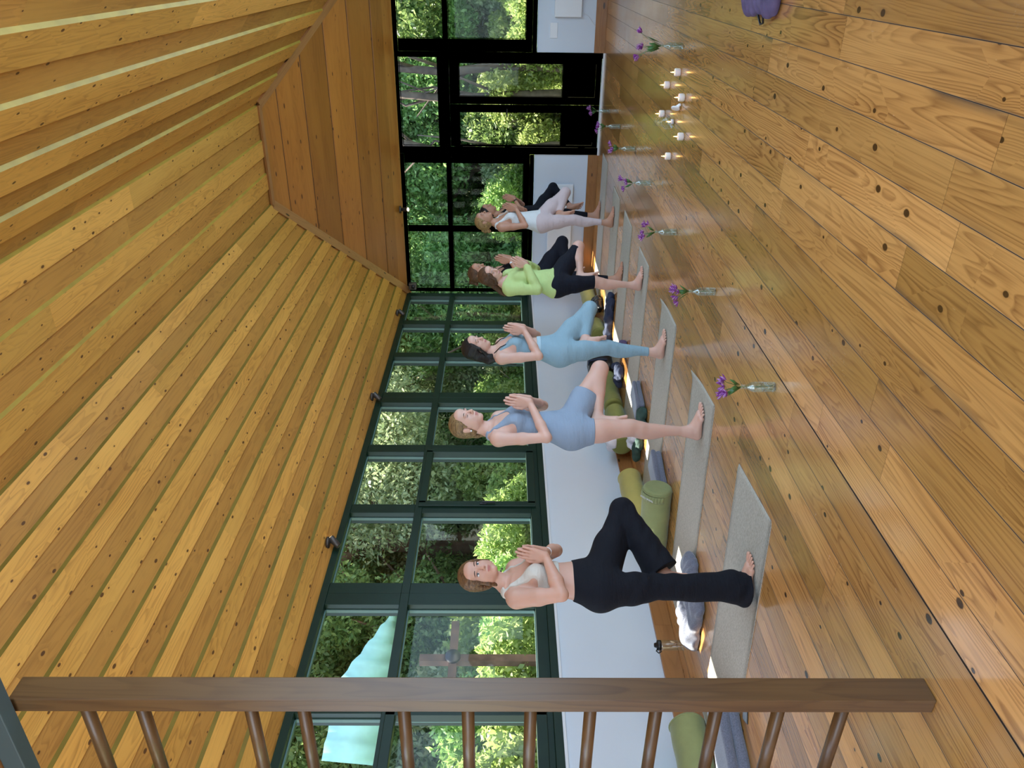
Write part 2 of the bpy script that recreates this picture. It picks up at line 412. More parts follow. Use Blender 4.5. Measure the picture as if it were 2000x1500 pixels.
fl = MB(); R_ = random.Random(3); x = -.2 + .16 * 4
fid = 0
while x > XL:
    x0 = max(x - .16, XL); y = YR - R_.random() * 2
    while y < YB:
        y2 = y + R_.choice([1.3, 1.8, 2.3, 2.9, 3.6, 2.1]); fid = (fid + R_.randint(3, 40)) % 97
        a, b = max(y, YR) + .0006, min(y2, YB) - .0006
        g = .0011
        gl = .0012
        if abs(x0 + 1.8) < .01 and a < 3.2 and b > 1.1: gl = .007
        if b > a:
            ro = R_.random() * 30; X0, X1 = x0 + gl, min(x, XR) - g
            fl.quad([(X0, a, 0), (X1, a, 0), (X1, b, 0), (X0, b, 0)], [(fid * 10, a + ro), (fid * 10 + X1 - X0, a + ro), (fid * 10 + X1 - X0, b + ro), (fid * 10, b + ro)])
        y = y2
    x -= .16
floor = st(fl.build('floor', M['floor']))
sub = MB(); sub.box((XL - .1, YR, -.06), (XR + .1, YB + .1, -.003)); sub.build('subfloor', M['gap'], floor)

def slope(bm, bm2, bead, A, B, nper, nrm, yend, sw=.012, dep=.024):
    A = Vector((A[0], A[1])); B = Vector((B[0], B[1])); T = B - A; L = T.length; t = T / L; nn = Vector(nrm); p = L / nper
    for i in range(nper):
        s0 = i * p; s1 = s0 + p * .5; s2 = s0 + p - sw; s3 = s0 + p
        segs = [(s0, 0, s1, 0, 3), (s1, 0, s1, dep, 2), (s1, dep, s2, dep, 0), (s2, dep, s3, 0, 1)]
        for (a, da, b, db, kind) in segs:
            P0 = A + t * a + nn * da; P1 = A + t * b + nn * db
            if kind in (0, 3):
                y = YR - R_.random() * 3
                while True:
                    ye0, ye1 = yend(P0.x), yend(P1.x); y2 = y + R_.choice([2.4, 3.1, 3.8, 4.6]); ya = max(y, YR)
                    last = y2 > min(ye0, ye1) - .8
                    e0, e1 = (ye0, ye1) if last else (y2, y2)
                    bid = R_.randint(0, 96); ro = R_.random() * 20; w_ = (P1 - P0).length
                    if e0 > ya:
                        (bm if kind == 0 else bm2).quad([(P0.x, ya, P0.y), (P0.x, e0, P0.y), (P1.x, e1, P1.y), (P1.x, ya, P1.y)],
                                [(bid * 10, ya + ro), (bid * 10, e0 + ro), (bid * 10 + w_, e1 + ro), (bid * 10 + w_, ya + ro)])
                    if last: break
                    y = y2
            else:
                (bead if kind == 1 else bm).quad([(P0.x, YR, P0.y), (P0.x, yend(P0.x), P0.y), (P1.x, yend(P1.x), P1.y), (P1.x, YR, P1.y)], [(5, 0), (5, 9), (5.02, 9), (5.02, 0)])
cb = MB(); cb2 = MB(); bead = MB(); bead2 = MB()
hipL = lambda x: YB - (x - XL) + .02
hipR = lambda x: YB - (XR - x) + .02
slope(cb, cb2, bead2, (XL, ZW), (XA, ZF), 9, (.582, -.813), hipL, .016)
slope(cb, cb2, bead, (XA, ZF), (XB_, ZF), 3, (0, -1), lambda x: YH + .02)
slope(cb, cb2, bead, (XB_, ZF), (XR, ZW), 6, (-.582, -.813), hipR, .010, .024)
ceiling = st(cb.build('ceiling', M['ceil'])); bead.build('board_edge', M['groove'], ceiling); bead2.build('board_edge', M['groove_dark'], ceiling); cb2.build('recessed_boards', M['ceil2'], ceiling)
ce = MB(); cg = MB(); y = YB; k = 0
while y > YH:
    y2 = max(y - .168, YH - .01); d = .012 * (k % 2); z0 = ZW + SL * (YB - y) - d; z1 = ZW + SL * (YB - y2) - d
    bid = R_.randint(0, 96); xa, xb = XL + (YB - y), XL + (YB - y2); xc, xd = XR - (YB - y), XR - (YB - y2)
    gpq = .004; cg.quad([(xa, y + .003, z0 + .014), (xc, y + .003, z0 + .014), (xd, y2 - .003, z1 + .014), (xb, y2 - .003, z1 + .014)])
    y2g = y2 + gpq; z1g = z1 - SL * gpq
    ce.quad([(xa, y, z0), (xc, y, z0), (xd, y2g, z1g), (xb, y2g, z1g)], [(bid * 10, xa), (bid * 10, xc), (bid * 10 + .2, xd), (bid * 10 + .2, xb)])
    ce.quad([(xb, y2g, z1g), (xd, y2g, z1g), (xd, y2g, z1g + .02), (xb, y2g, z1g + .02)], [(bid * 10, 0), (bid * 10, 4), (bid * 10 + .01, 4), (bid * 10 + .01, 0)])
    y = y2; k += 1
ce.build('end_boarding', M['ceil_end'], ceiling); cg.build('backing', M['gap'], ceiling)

def obox(mb, p, q, wdt, thk, up):
    p, q, up = Vector(p), Vector(q), Vector(up); d = (q - p).normalized(); s = d.cross(up).normalized(); u = s.cross(d)
    mb.bid = (mb.bid + 11) % 97; L = (q - p).length
    c = [[e + s * (a * wdt / 2) + u * (b * thk / 2) for (a, b) in ((-1, -1), (1, -1), (1, 1), (-1, 1))] for e in (p, q)]
    for k in range(4):
        k2 = (k + 1) % 4; w_ = wdt if k % 2 == 0 else thk
        mb.quad([c[0][k], c[0][k2], c[1][k2], c[1][k]], [(mb.bid * 10 + k * .2, 0), (mb.bid * 10 + k * .2 + w_, 0), (mb.bid * 10 + k * .2 + w_, L), (mb.bid * 10 + k * .2, L)])
    mb.quad(c[0][::-1]); mb.quad(c[1])
for i, (p, q, up) in enumerate([((XL, YB, ZW), (XA, YH, ZF), (.5, -.5, -1)), ((XR, YB, ZW), (XB_, YH, ZF), (-.5, -.5, -1)), ((XA, YH, ZF), (XB_, YH, ZF), (0, -.4, -1))]):
    t = MB(); o_ = Vector((0, 0, -.042))
    obox(t, Vector(p) + o_, Vector(q) + o_, .12 if i < 2 else .05, .03, up); st(t.build('trim_%d' % (i + 1), M['base']))

def wallbox(name, boxes, mat='wall'):
    b = MB()
    for a, c in boxes: b.box(a, c)
    return st(b.build(name, M[mat]))
wallbox('wall_left', [((-4.84, YR, -.06), (XL, YB + .15, .915))])
wallbox('wall_back', [((XL, YB, -.06), (-2.53, YB + .15, .915)), ((-1.17, YB, -.06), (XR, YB + .15, .915))])
wallbox('wall_right', [((XR, YR, -.06), (XR + .15, YB + .15, ZW + .05))])
rw = MB(); poly = [(XL - .1, -.06), (XR, -.06), (XR, ZW), (XB_, ZF), (XA, ZF), (XL, ZW), (XL - .1, ZW)]
rw.quad([(x, YR, z) for x, z in poly][::-1]); rw.quad([(x, YR - .12, z) for x, z in poly]); st(rw.build('wall_rear', M['wall']))
# roof edge outside
wallbox('trim_4', [((-5.45, YR, 3.06), (-4.70, YB + .7, 3.12)), ((-4.84, YR, 2.86), (-4.70, YB + .2, 3.06))], 'base')
wallbox('trim_5', [((-4.84, YB + .02, 3.06), (XR + .2, YB + .7, 3.12)), ((-4.84, YB + .03, 2.86), (XR + .15, YB + .15, 3.06))], 'base')
# sills
wallbox('trim_6', [((-4.70, YR, .905), (-4.655, YB, .93)), ], 'white')
for nm, bx in (('baseboard_left', [((XL, YR, 0), (XL + .03, YB - .03, .14)), ]), ('baseboard_back', [((XL, YB - .03, 0), (-2.53, YB, .145)), ((-1.17, YB - .03, 0), (XR, YB, .145))])):
    b = MB()
    for a, c in bx:
        ax = 1 if 'left' in nm else 0
        q = a[ax]
        while q < c[ax] - .01:
            e = min(q + 2.35, c[ax]); A_ = list(a); B_2 = list(c); A_[ax] = q; B_2[ax] = e - .0015; b.box(A_, B_2); q = e
    st(b.build(nm, M['base'], bevel=.002))

def window(name, axis, lo, hi, gl, sash=None, ends=(True, True), deep=(-.12, .02)):
    """axis 'y' = in the left wall, 'x' = in the back wall; everything measured in metres along the wall"""
    W = lambda a, d, z: (XL + d, a, z) if axis == 'y' else (a, YB - d, z)
    root = st(link(name, None)); root.location = W((lo + hi) / 2, -.05, .92)
    inv = Vector(root.location)
    class LB(MB):
        def bx(s, a0, a1, z0, z1, d0, d1): s.box(Vector(W(a0, d0, z0)) - inv, Vector(W(a1, d1, z1)) - inv)
    f = LB(); d0, d1 = deep
    f.bx(lo, hi, .925, .985, d0, d1 + .012); f.bx(lo, hi, .985, 1.075, d0, d1 - .01); f.bx(lo, hi, 2.80, 2.86, d0, d1)
    f.bx(lo, hi, 2.12, 2.19, d0, d1 - .005)
    ed = [lo] + [v for g in gl for v in g] + [hi]
    for a, b in zip(ed[::2], ed[1::2]): f.bx(a, b, 1.075, 2.12, d0, d1 - .008); f.bx(a, b, 2.19, 2.80, d0, d1 - .008)
    fr = f.build('window_frame', M['green'], root, bevel=.003)
    for a, b in gl:
        for z0, z1 in ((1.075, 2.12), (2.19, 2.80)):
            g = LB(); g.bx(a, b, z0, z1, -.062, -.056); g.build('pane', M['glass'], root)
            bd = LB(); t = .009
            for q in ((a, a + t, z0, z1), (b - t, b, z0, z1), (a, b, z0, z0 + t), (a, b, z1 - t, z1)): bd.bx(*q, -.075, -.045)
            bd.build('glazing_bead', M['greenout'], root)
    if sash is not None:
        a, b = gl[sash]; s = LB(); t = .045
        for q in ((a - t, a + .03, 1.03, 2.16), (b - .03, b + t, 1.03, 2.16), (a, b, 1.03, 1.105), (a, b, 2.09, 2.16)): s.bx(*q, -.04, .035)
        sa = s.build('sash', M['green'], root, bevel=.004)
        h = LB(); h.bx(a - .03, a + .0, 1.50, 1.57, .035, .05); h.bx(a - .025, a - .005, 1.42, 1.545, .05, .066); h.build('window_handle', M['black'], sa, bevel=.003)
    return root
off = ((.12, 1.06), (1.19, 2.09), (2.23, 3.13))
for i, lo in enumerate((8.07, 4.81, 1.55, -1.71)):
    window('window_%d' % (i + 1), 'y', lo, lo + 3.26, [(lo + a, lo + b) for a, b in off], 1 if i in (1, 2) else None)
window('window_5', 'x', -4.66, -2.53, [(-4.60, -3.69), (-3.59, -2.665)])
window('window_6', 'x', -1.17, .37, [(-1.01, -.42), (-.33, .30)])

# glazed double door in the back wall
dr = st(link('door_1', None)); dr.location = (-1.85, YB, 0)
def dbox(mb, x0, x1, z0, z1, y0, y1): mb.box((x0 + 1.85, -y0, z0), (x1 + 1.85, -y1, z1))
f = MB()
for q in ((-2.53, -2.43, 0, 2.86), (-1.24, -1.17, 0, 2.86), (-2.53, -1.17, 2.81, 2.86), (-2.53, -1.17, 2.12, 2.28)): dbox(f, *q, -.13, .015)
f.build('door_frame', M['green'], dr, bevel=.003)
g = MB(); dbox(g, -2.43, -1.24, 2.28, 2.81, -.06, -.054); g.build('pane', M['glass'], dr)
b = MB()
for q in ((-2.43, -2.42, 2.28, 2.81), (-1.25, -1.24, 2.28, 2.81), (-2.43, -1.24, 2.28, 2.29), (-2.43, -1.24, 2.80, 2.81)): dbox(b, *q, -.075, -.045)
b.build('glazing_bead', M['greenout'], dr)
for x0, x1, g0, g1 in ((-2.43, -1.852, -2.42 + .02, -1.955), (-1.848, -1.24, -1.747, -1.312)):
    lf = MB()
    for q in ((x0, g0, .03, 2.12), (g1, x1, .03, 2.12), (g0, g1, .03, .10), (g0, g1, .47, .555), (g0, g1, 1.985, 2.12)): dbox(lf, *q, -.06, .0)
    dbox(lf, g0, g1, .10, .47, -.05, -.02); dbox(lf, g0 + .05, g1 - .05, .15, .42, -.05, -.008)
    L_ = lf.build('door_leaf', M['green'], dr, bevel=.003)
    g = MB(); dbox(g, g0, g1, .555, 1.985, -.035, -.029); g.build('pane', M['glass'], L_)
    b = MB()
    for q in ((g0, g0 + .008, .555, 1.985), (g1 - .008, g1, .555, 1.985), (g0, g1, .555, .563), (g0, g1, 1.977, 1.985)): dbox(b, *q, -.05, -.02)
    b.build('glazing_bead', M['greenout'], L_)
h = MB(); dbox(h, -1.93, -1.90, 1.18, 1.40, 0, .012); h.tube([(-.06, -.012, 1.32), (-.06, -.05, 1.32), (-.16, -.055, 1.32)], .009); h.build('door_handle', M['black'], dr, bevel=.002)
for xh in (-2.435, -1.235):
    for zh in (.25, 1.3, 2.0):
        h = MB(); dbox(h, xh - .012, xh + .012, zh - .05, zh + .05, .0, .03); h.build('hinge', M['steel'], dr, bevel=.003)
wallbox('trim_7', [((-2.53, YB - .05, 0), (-1.17, YB + .05, .018))], 'white')

# heaters, socket, cable on the back wall
def heater(x0, x1, label):
    t = thing('panel_heater', label, 'heater', ((x0 + x1) / 2, YB, .34)); w_ = (x1 - x0) / 2
    b = MB(); b.box((-w_, -.07, 0), (w_, -.015, .36)); b.build('casing', M['white'], t, bevel=.008)
    b = MB(); b.box((-w_ + .02, -.074, .325), (w_ - .02, -.07, .345)); b.build('air_outlet', M['white'], t)
    b = MB(); b.box((-w_ + .1, -.02, .05), (w_ - .1, 0, .25)); b.build('wall_bracket', M['steel'], t)
    return t
heater(-4.19, -2.95, 'long white flat panel heater on back wall behind the women')
ht = heater(-.73, .30, 'white panel heater on back wall at right of the glass door')
c = MB(); c.tube([(-.45, -.03, 0), (-.50, -.03, -.09), (-.60, -.012, -.17), (-.63, -.012, -.20)], .003, 6); c.build('cable', M['white'], ht, True)
b = MB(); b.box((-.99, YB - .012, .65), (-.80, YB, .75)); tag(b.build('light_switch', M['white'], bevel=.003), 'white switch plate on white wall right of the glass door', 'switch')

# spotlights along the ceiling edge
def spot(loc, aim, label, sc=1.0):
    t = thing('spotlight', label, 'spotlight', loc)
    b = MB(); b.lathe([(0, .0), (.052, 0), (.052, -.018), (.046, -.024), (0, -.024)]); b.build('mount', M['steel'], t, True)
    d = Vector(aim).normalized(); s = Vector((0, 0, -.075)) 
    b = MB(); b.tube([(0, 0, -.02), s], .007); b.build('stem', M['steel'], t, True)
    b = MB(); b.tube([s - d * .05, s - d * .045, s + d * .055, s + d * .06], [.018, .026, .033, .033], 16, cap=True); b.build('lamp_head', M['steel'], t, True)
    b = MB(); b.tube([s + d * .0605, s + d * .063], [.028, .028], 16); b.build('lens', M['bulb'], t, True)
M['bulb'] = emit('warm_bulb', (1, .85, .55), 2.5)
spot((-4.60, 5.36, 2.91), (.3, .5, .65), 'black spotlight at ceiling edge above the nearest woman')
spot((-4.60, 7.95, 2.91), (.3, .5, .65), 'black spotlight at ceiling edge, second from the ladder')
spot((-4.60, 10.40, 2.91), (.3, .5, .65), 'black spotlight at ceiling edge, farthest along the side windows')
spot((-3.33, 11.30, 2.90), (.1, -.3, -.6), 'small spotlight on the dark frame above the back window')
t = thing('wall_camera', 'small dark box with round lens in the corner under the ceiling', 'camera', (-4.55, 11.34, 2.76))
b = MB(); b.box((-.05, -.05, -.05), (.05, .03, .07)); b.build('housing', M['steel'], t, bevel=.006)
b = MB(); b.tube([(0, -.05, 0), (0, -.07, 0)], .03, 16); b.build('lens', M['black'], t, True)

# loft ladder with the beam it hangs on
ld = thing('loft_ladder', 'wooden ladder with round rungs standing on the floor in the foreground', 'ladder', (-2.27, 1.66, 0))
for s in (1, -1):
    b = MB(); xx = .2375 * s; b.box((xx - (.033 if s > 0 else .0235), -.045, 0), (xx + .0235, .042, 2.86), ax=2); b.build('side_rail', M['ladder'], ld, bevel=.004)
for z in (.256, .462, .662, .855, 1.065, 1.256, 1.456, 1.66, 1.978, 2.145, 2.487, 2.662):
    b = MB(); b.tube([(-.225, 0, z), (.225, 0, z)], .0205, 14); b.build('rung', M['ladder'], ld, True)
b = MB(); b.box((-4.66, 1.545, 2.835), (.35, 1.60, 2.90)); tag(b.build('loft_rail', M['tealdark'] if 'tealdark' in M else M['green'], bevel=.003), 'dark grey-green rail crossing the top of the ladder', 'rail')
b = MB()
for k in range(5): b.box((-4.64, 1.10 + k * .1, 2.905), (.33, 1.197 + k * .1, 2.93))
tag(b.build('loft_shelf', M['base']), 'brown wooden boarding above the dark rail at the ladder top', 'boarding')
# ------------------------------------------------------------------ people
def skinmat(name, col):
    t = NT(name); tc = t.n('TexCoord').outputs['Object']
    f = t.noise(tc, 9, 3); c = t.mix(t.m_('MULTIPLY_ADD', f, 2, -.5, clamp=True), tuple(v * .93 for v in col), (min(1, col[0] * 1.05), col[1] * 1.0, col[2] * .98))
    t.l(c, t.b.inputs['Base Color']); t.b.inputs['Roughness'].default_value = .5; t.b.inputs['Subsurface Weight'].default_value = .25
    t.b.inputs['Subsurface Radius'].default_value = (.02, .007, .004); t.b.inputs['Subsurface Scale'].default_value = .5
    t.bump(t.noise(tc, 220, 2), .08, .001); return t.m
def hairmat(name, a, b):
    t = NT(name); tc = t.n('TexCoord').outputs['Object']
    mp = t.n('Mapping'); t.l(tc, mp.inputs[0]); mp.inputs['Scale'].default_value = (10, 150, 90); mp.inputs['Rotation'].default_value = (0, .7, 0)
    f = t.noise(mp.outputs[0], 1, 4, .65); g = t.noise(tc, 6, 2)
    c = t.mix(t.m_('MULTIPLY_ADD', f, 2.6, -.8, clamp=True), a, b); c = t.mix(t.m_('MULTIPLY', g, .35), c, a); t.l(c, t.b.inputs['Base Color'])
    t.b.inputs['Roughness'].default_value = .52; t.b.inputs['Specular IOR Level'].default_value = .35; t.bump(f, .35, .002); return t.m
def clothmat(name, col, var=.1, rough=.75, fold=8):
    t = NT(name); tc = t.n('TexCoord').outputs['Object']; f = t.noise(tc, fold, 3, .5)
    c = t.mix(f, tuple(v * (1 - var) for v in col), tuple(min(1, v * (1 + var)) for v in col)); t.l(c, t.b.inputs['Base Color']); t.b.inputs['Roughness'].default_value = rough
    t.b.inputs['Specular IOR Level'].default_value = .3
    mp = t.n('Mapping'); t.l(tc, mp.inputs[0]); mp.inputs['Scale'].default_value = (7, 7, 30); mp.inputs['Rotation'].default_value = (.25, .2, 0)
    t.bump(t.m_('ADD', t.noise(mp.outputs[0], .8, 3, .6), t.m_('MULTIPLY', t.noise(tc, 400, 1), .15)), .75, .012); return t.m
SK = [skinmat('skin_warm', (.60, .33, .235)), skinmat('skin_fair', (.66, .40, .31)), skinmat('skin_tan', (.52, .275, .18))]
HM = {'auburn': hairmat('hair_auburn', (.035, .014, .007), (.30, .15, .06)), 'darkblond': hairmat('hair_dark_blond', (.075, .04, .018), (.42, .27, .12)), 'black': hairmat('hair_black', (.006, .005, .005), (.022, .018, .017)),
      'brown': hairmat('hair_brown', (.04, .018, .01), (.17, .085, .04)), 'blond': hairmat('hair_blond', (.13, .07, .028), (.55, .36, .15))}
MLIP = plain('lips', (.42, .11, .10), .4); MEYE = plain('eye_white', (.75, .72, .7), .2); MIRIS = plain('iris', (.10, .16, .17), .15); MPUP = plain('pupil', (.004, .004, .004), .1)
MBROW = plain('brow_hair', (.07, .035, .02), .7); MLASH = plain('lashes', (.02, .012, .01), .7); MNAIL = plain('nail', (.70, .45, .40), .25)

def nrm(v): v = np.array(v, float); return v / np.linalg.norm(v)
def interp_stack(sec, n=46):
    sec = np.array(sec, float); z = np.linspace(sec[0, 0], sec[-1, 0], n); out = [z]
    zz = sec[:, 0]
    for c in range(1, sec.shape[1]):
        y = sec[:, c]; mslope = np.gradient(y, zz); i = np.clip(np.searchsorted(zz, z, side='right') - 1, 0, len(zz) - 2)
        hh = zz[i + 1] - zz[i]; t = (z - zz[i]) / hh
        out.append((2 * t**3 - 3 * t**2 + 1) * y[i] + (t**3 - 2 * t**2 + t) * hh * mslope[i] + (-2 * t**3 + 3 * t**2) * y[i + 1] + (t**3 - t**2) * hh * mslope[i + 1])
    return np.stack(out, 1)
def foot_prims(A, f, up, side, g='foot'):
    """A ankle, f towards the toes, up towards the shin, side = direction of the big toe"""
    f, up, side = nrm(f), nrm(up), nrm(side); T = lambda a, s, u: np.array(A) + f * a + side * s + up * u
    L = [cone(T(0, 0, .03), T(-.02, 0, -.045), .034, .033, .02, g), cone(T(-.028, 0, -.05), T(.03, 0, -.052), .031, .027, .02, g),
         cone(T(.0, 0, -.005), T(.10, .012, -.052), .034, .022, .03, g), cone(T(.01, -.012, -.045), T(.105, -.026, -.062), .026, .016, .02, g),
         cone(T(.05, .014, -.045), T(.125, .028, -.060), .024, .018, .02, g), cone(T(.125, .026, -.062), T(.10, -.030, -.064), .016, .014, .015, g)]
    x0 = [.138, .137, .130, .121, .110]; s0 = [.034, .0135, -.0035, -.0195, -.0345]; ln = [.050, .046, .041, .035, .029]; rr = [.0125, .0082, .0078, .0075, .0075]
    for a, s, l, r in zip(x0, s0, ln, rr):
        L.append(cone(T(a - .02, s, -.066), T(a + l * .45, s * 1.08, -.063), r * .95, r * .9, .003, g)); L.append(cone(T(a + l * .45, s * 1.08, -.063), T(a + l, s * 1.16, -.079 + r + .0), r * .9, r, .002, g))
    return L
def hand_prims(W, D, N, T, g='hand', curl=.0):
    """W wrist, D finger direction, N palm normal, T towards the thumb"""
    W = np.array(W, float); D, N, T = nrm(D), nrm(N), nrm(T); p = lambda d, t, n=0: W + D * d + T * t + N * n
    L = []
    tt = [.030, .0105, -.0095, -.029]; kd = [.086, .090, .086, .078]; fl = [(.040, .034), (.044, .038), (.041, .036), (.032, .029)]; fr = [.0088, .0090, .0086, .0078]
    for t, k_, (a, b), r in zip(tt, kd, fl, fr):
        L.append(cone(p(.005, t * .55), p(k_, t), .0165, .0115, .012, g))
        q1 = p(k_ + a, t * 1.08, -.002); q2 = p(k_ + a + b, t * 1.04, .002 + curl)
        L.append(cone(p(k_, t), q1, r * 1.08, r, .005, g)); L.append(cone(q1, q2, r, r * .82, .003, g))
    L.append(cone(p(.015, .018), p(.048, .046, -.002), .017, .0125, .01, g)); L.append(cone(p(.048, .046, -.002), p(.080, .050, -.002), .0115, .0098, .005, g)); L.append(cone(p(.080, .050, -.002), p(.105, .046, 0), .0098, .0078, .004, g))
    return L
def rotm(yaw, pitch, roll=0):
    cy, sy, cp, sp, cr, sr = math.cos(yaw), math.sin(yaw), math.cos(pitch), math.sin(pitch), math.cos(roll), math.sin(roll)
    return np.array([[cy, -sy, 0], [sy, cy, 0], [0, 0, 1]]) @ np.array([[cp, 0, sp], [0, 1, 0], [-sp, 0, cp]]) @ np.array([[1, 0, 0], [0, cr, -sr], [0, sr, cr]])
def head_prims(Hc, R, full=0.):
    T = lambda x, y, z: Hc + R @ np.array([x, y, z])
    E = lambda c, r, k=.015, rot=None: ellp(T(*c), r, R if rot is None else R @ rot, k, 'head')
    L = [E((-.018, 0, .032), (.092, .074, .080), .02), E((.020, 0, -.010), (.068, .062, .085), .02), E((.030, 0, -.055), (.052, .048 + full * .006, .050), .02),
         E((.066, 0, -.088), (.017, .020, .016), .02), E((.058, 0, .055), (.034, .052, .036), .025)]
    for s in (1, -1):
        L += [E((.052, s * .037, -.022), (.024, .020 + full * .004, .026), .02), E((.082, s * .026, .020), (.010, .022, .008), .012),  # cheek, brow
              E((.022, s * .049, -.052), (.035, .012 + full * .004, .028), .02), E((-.008, s * .075, -.004), (.017, .007, .030), .006), E((-.012, s * .080, .010), (.015, .005, .017), .004)]
        L.append(E((.0925, s * .0085, -.029), (.009, .0065, .0065), .006))  # nostril wings
    L += [cone(T(.083, 0, .022), T(.107, 0, -.020), .0075, .0095, .008, 'head'), E((.106, 0, -.023), (.0095, .009, .008), .006),
          E((.080, 0, -.052), (.012, .024, .007), .006), E((.078, 0, -.062), (.012, .021, .008), .006)]
    return L
def head_features(Hc, R, parent, sc, eyes='open', browcol=None, lash=True):
    R4 = Matrix([list(r) for r in R]); T = lambda x, y, z: tuple((np.array(Hc) + R @ np.array([x, y, z])) * sc)
    for s in (1, -1):
        if eyes == 'open':
            b = MB(); b.ell(T(.0735, s * .031, .006), (.0118 * sc, .0142 * sc, .0072 * sc), R4, 16, 10); e = b.build('eye', MEYE, parent, True)
            b = MB(); b.ell(T(.0820, s * .0305, .0065), (.0040 * sc, .0056 * sc, .0056 * sc), R4, 14, 8); ir = b.build('iris', MIRIS, e, True)
            b = MB(); b.ell(T(.0857, s * .0305, .0065), (.0012 * sc, .0027 * sc, .0030 * sc), R4, 12, 6); b.build('pupil', MPUP, e, True)
        zc = .0135 if eyes == 'open' else .001; sg = 1 if eyes == 'open' else -1
        pts = [T(.0855 - 14 * q * q * 1.0, s * (.031 + q), zc - sg * 16 * q * q * 1.0 + (.001 if q * s > 0 else 0)) for q in np.linspace(-.0165, .0165, 7)]
        b = MB(); b.tube(pts, [r * sc for r in (.0005, .0012, .0016, .0017, .0017, .0013, .0006)], 6); b.build('eyelashes', MLASH, parent, True)
        pts = [T(.0925 - 10 * (q + .002) ** 2, s * (.031 + q), .0285 - 9 * q * q) for q in np.linspace(-.018, .021, 8)]
        b = MB(); b.tube(pts, [r * sc for r in (.0012, .0024, .0027, .0027, .0024, .0019, .0014, .0007)], 6); b.build('eyebrow', MBROW, parent, True)
    b = MB(); b.ell(T(.0845, 0, -.0525), (.0085 * sc, .0215 * sc, .0048 * sc), R4, 16, 8); b.ell(T(.0832, 0, -.0600), (.0085 * sc, .0185 * sc, .0055 * sc), R4, 16, 8); b.build('lips', MLIP, parent, True)

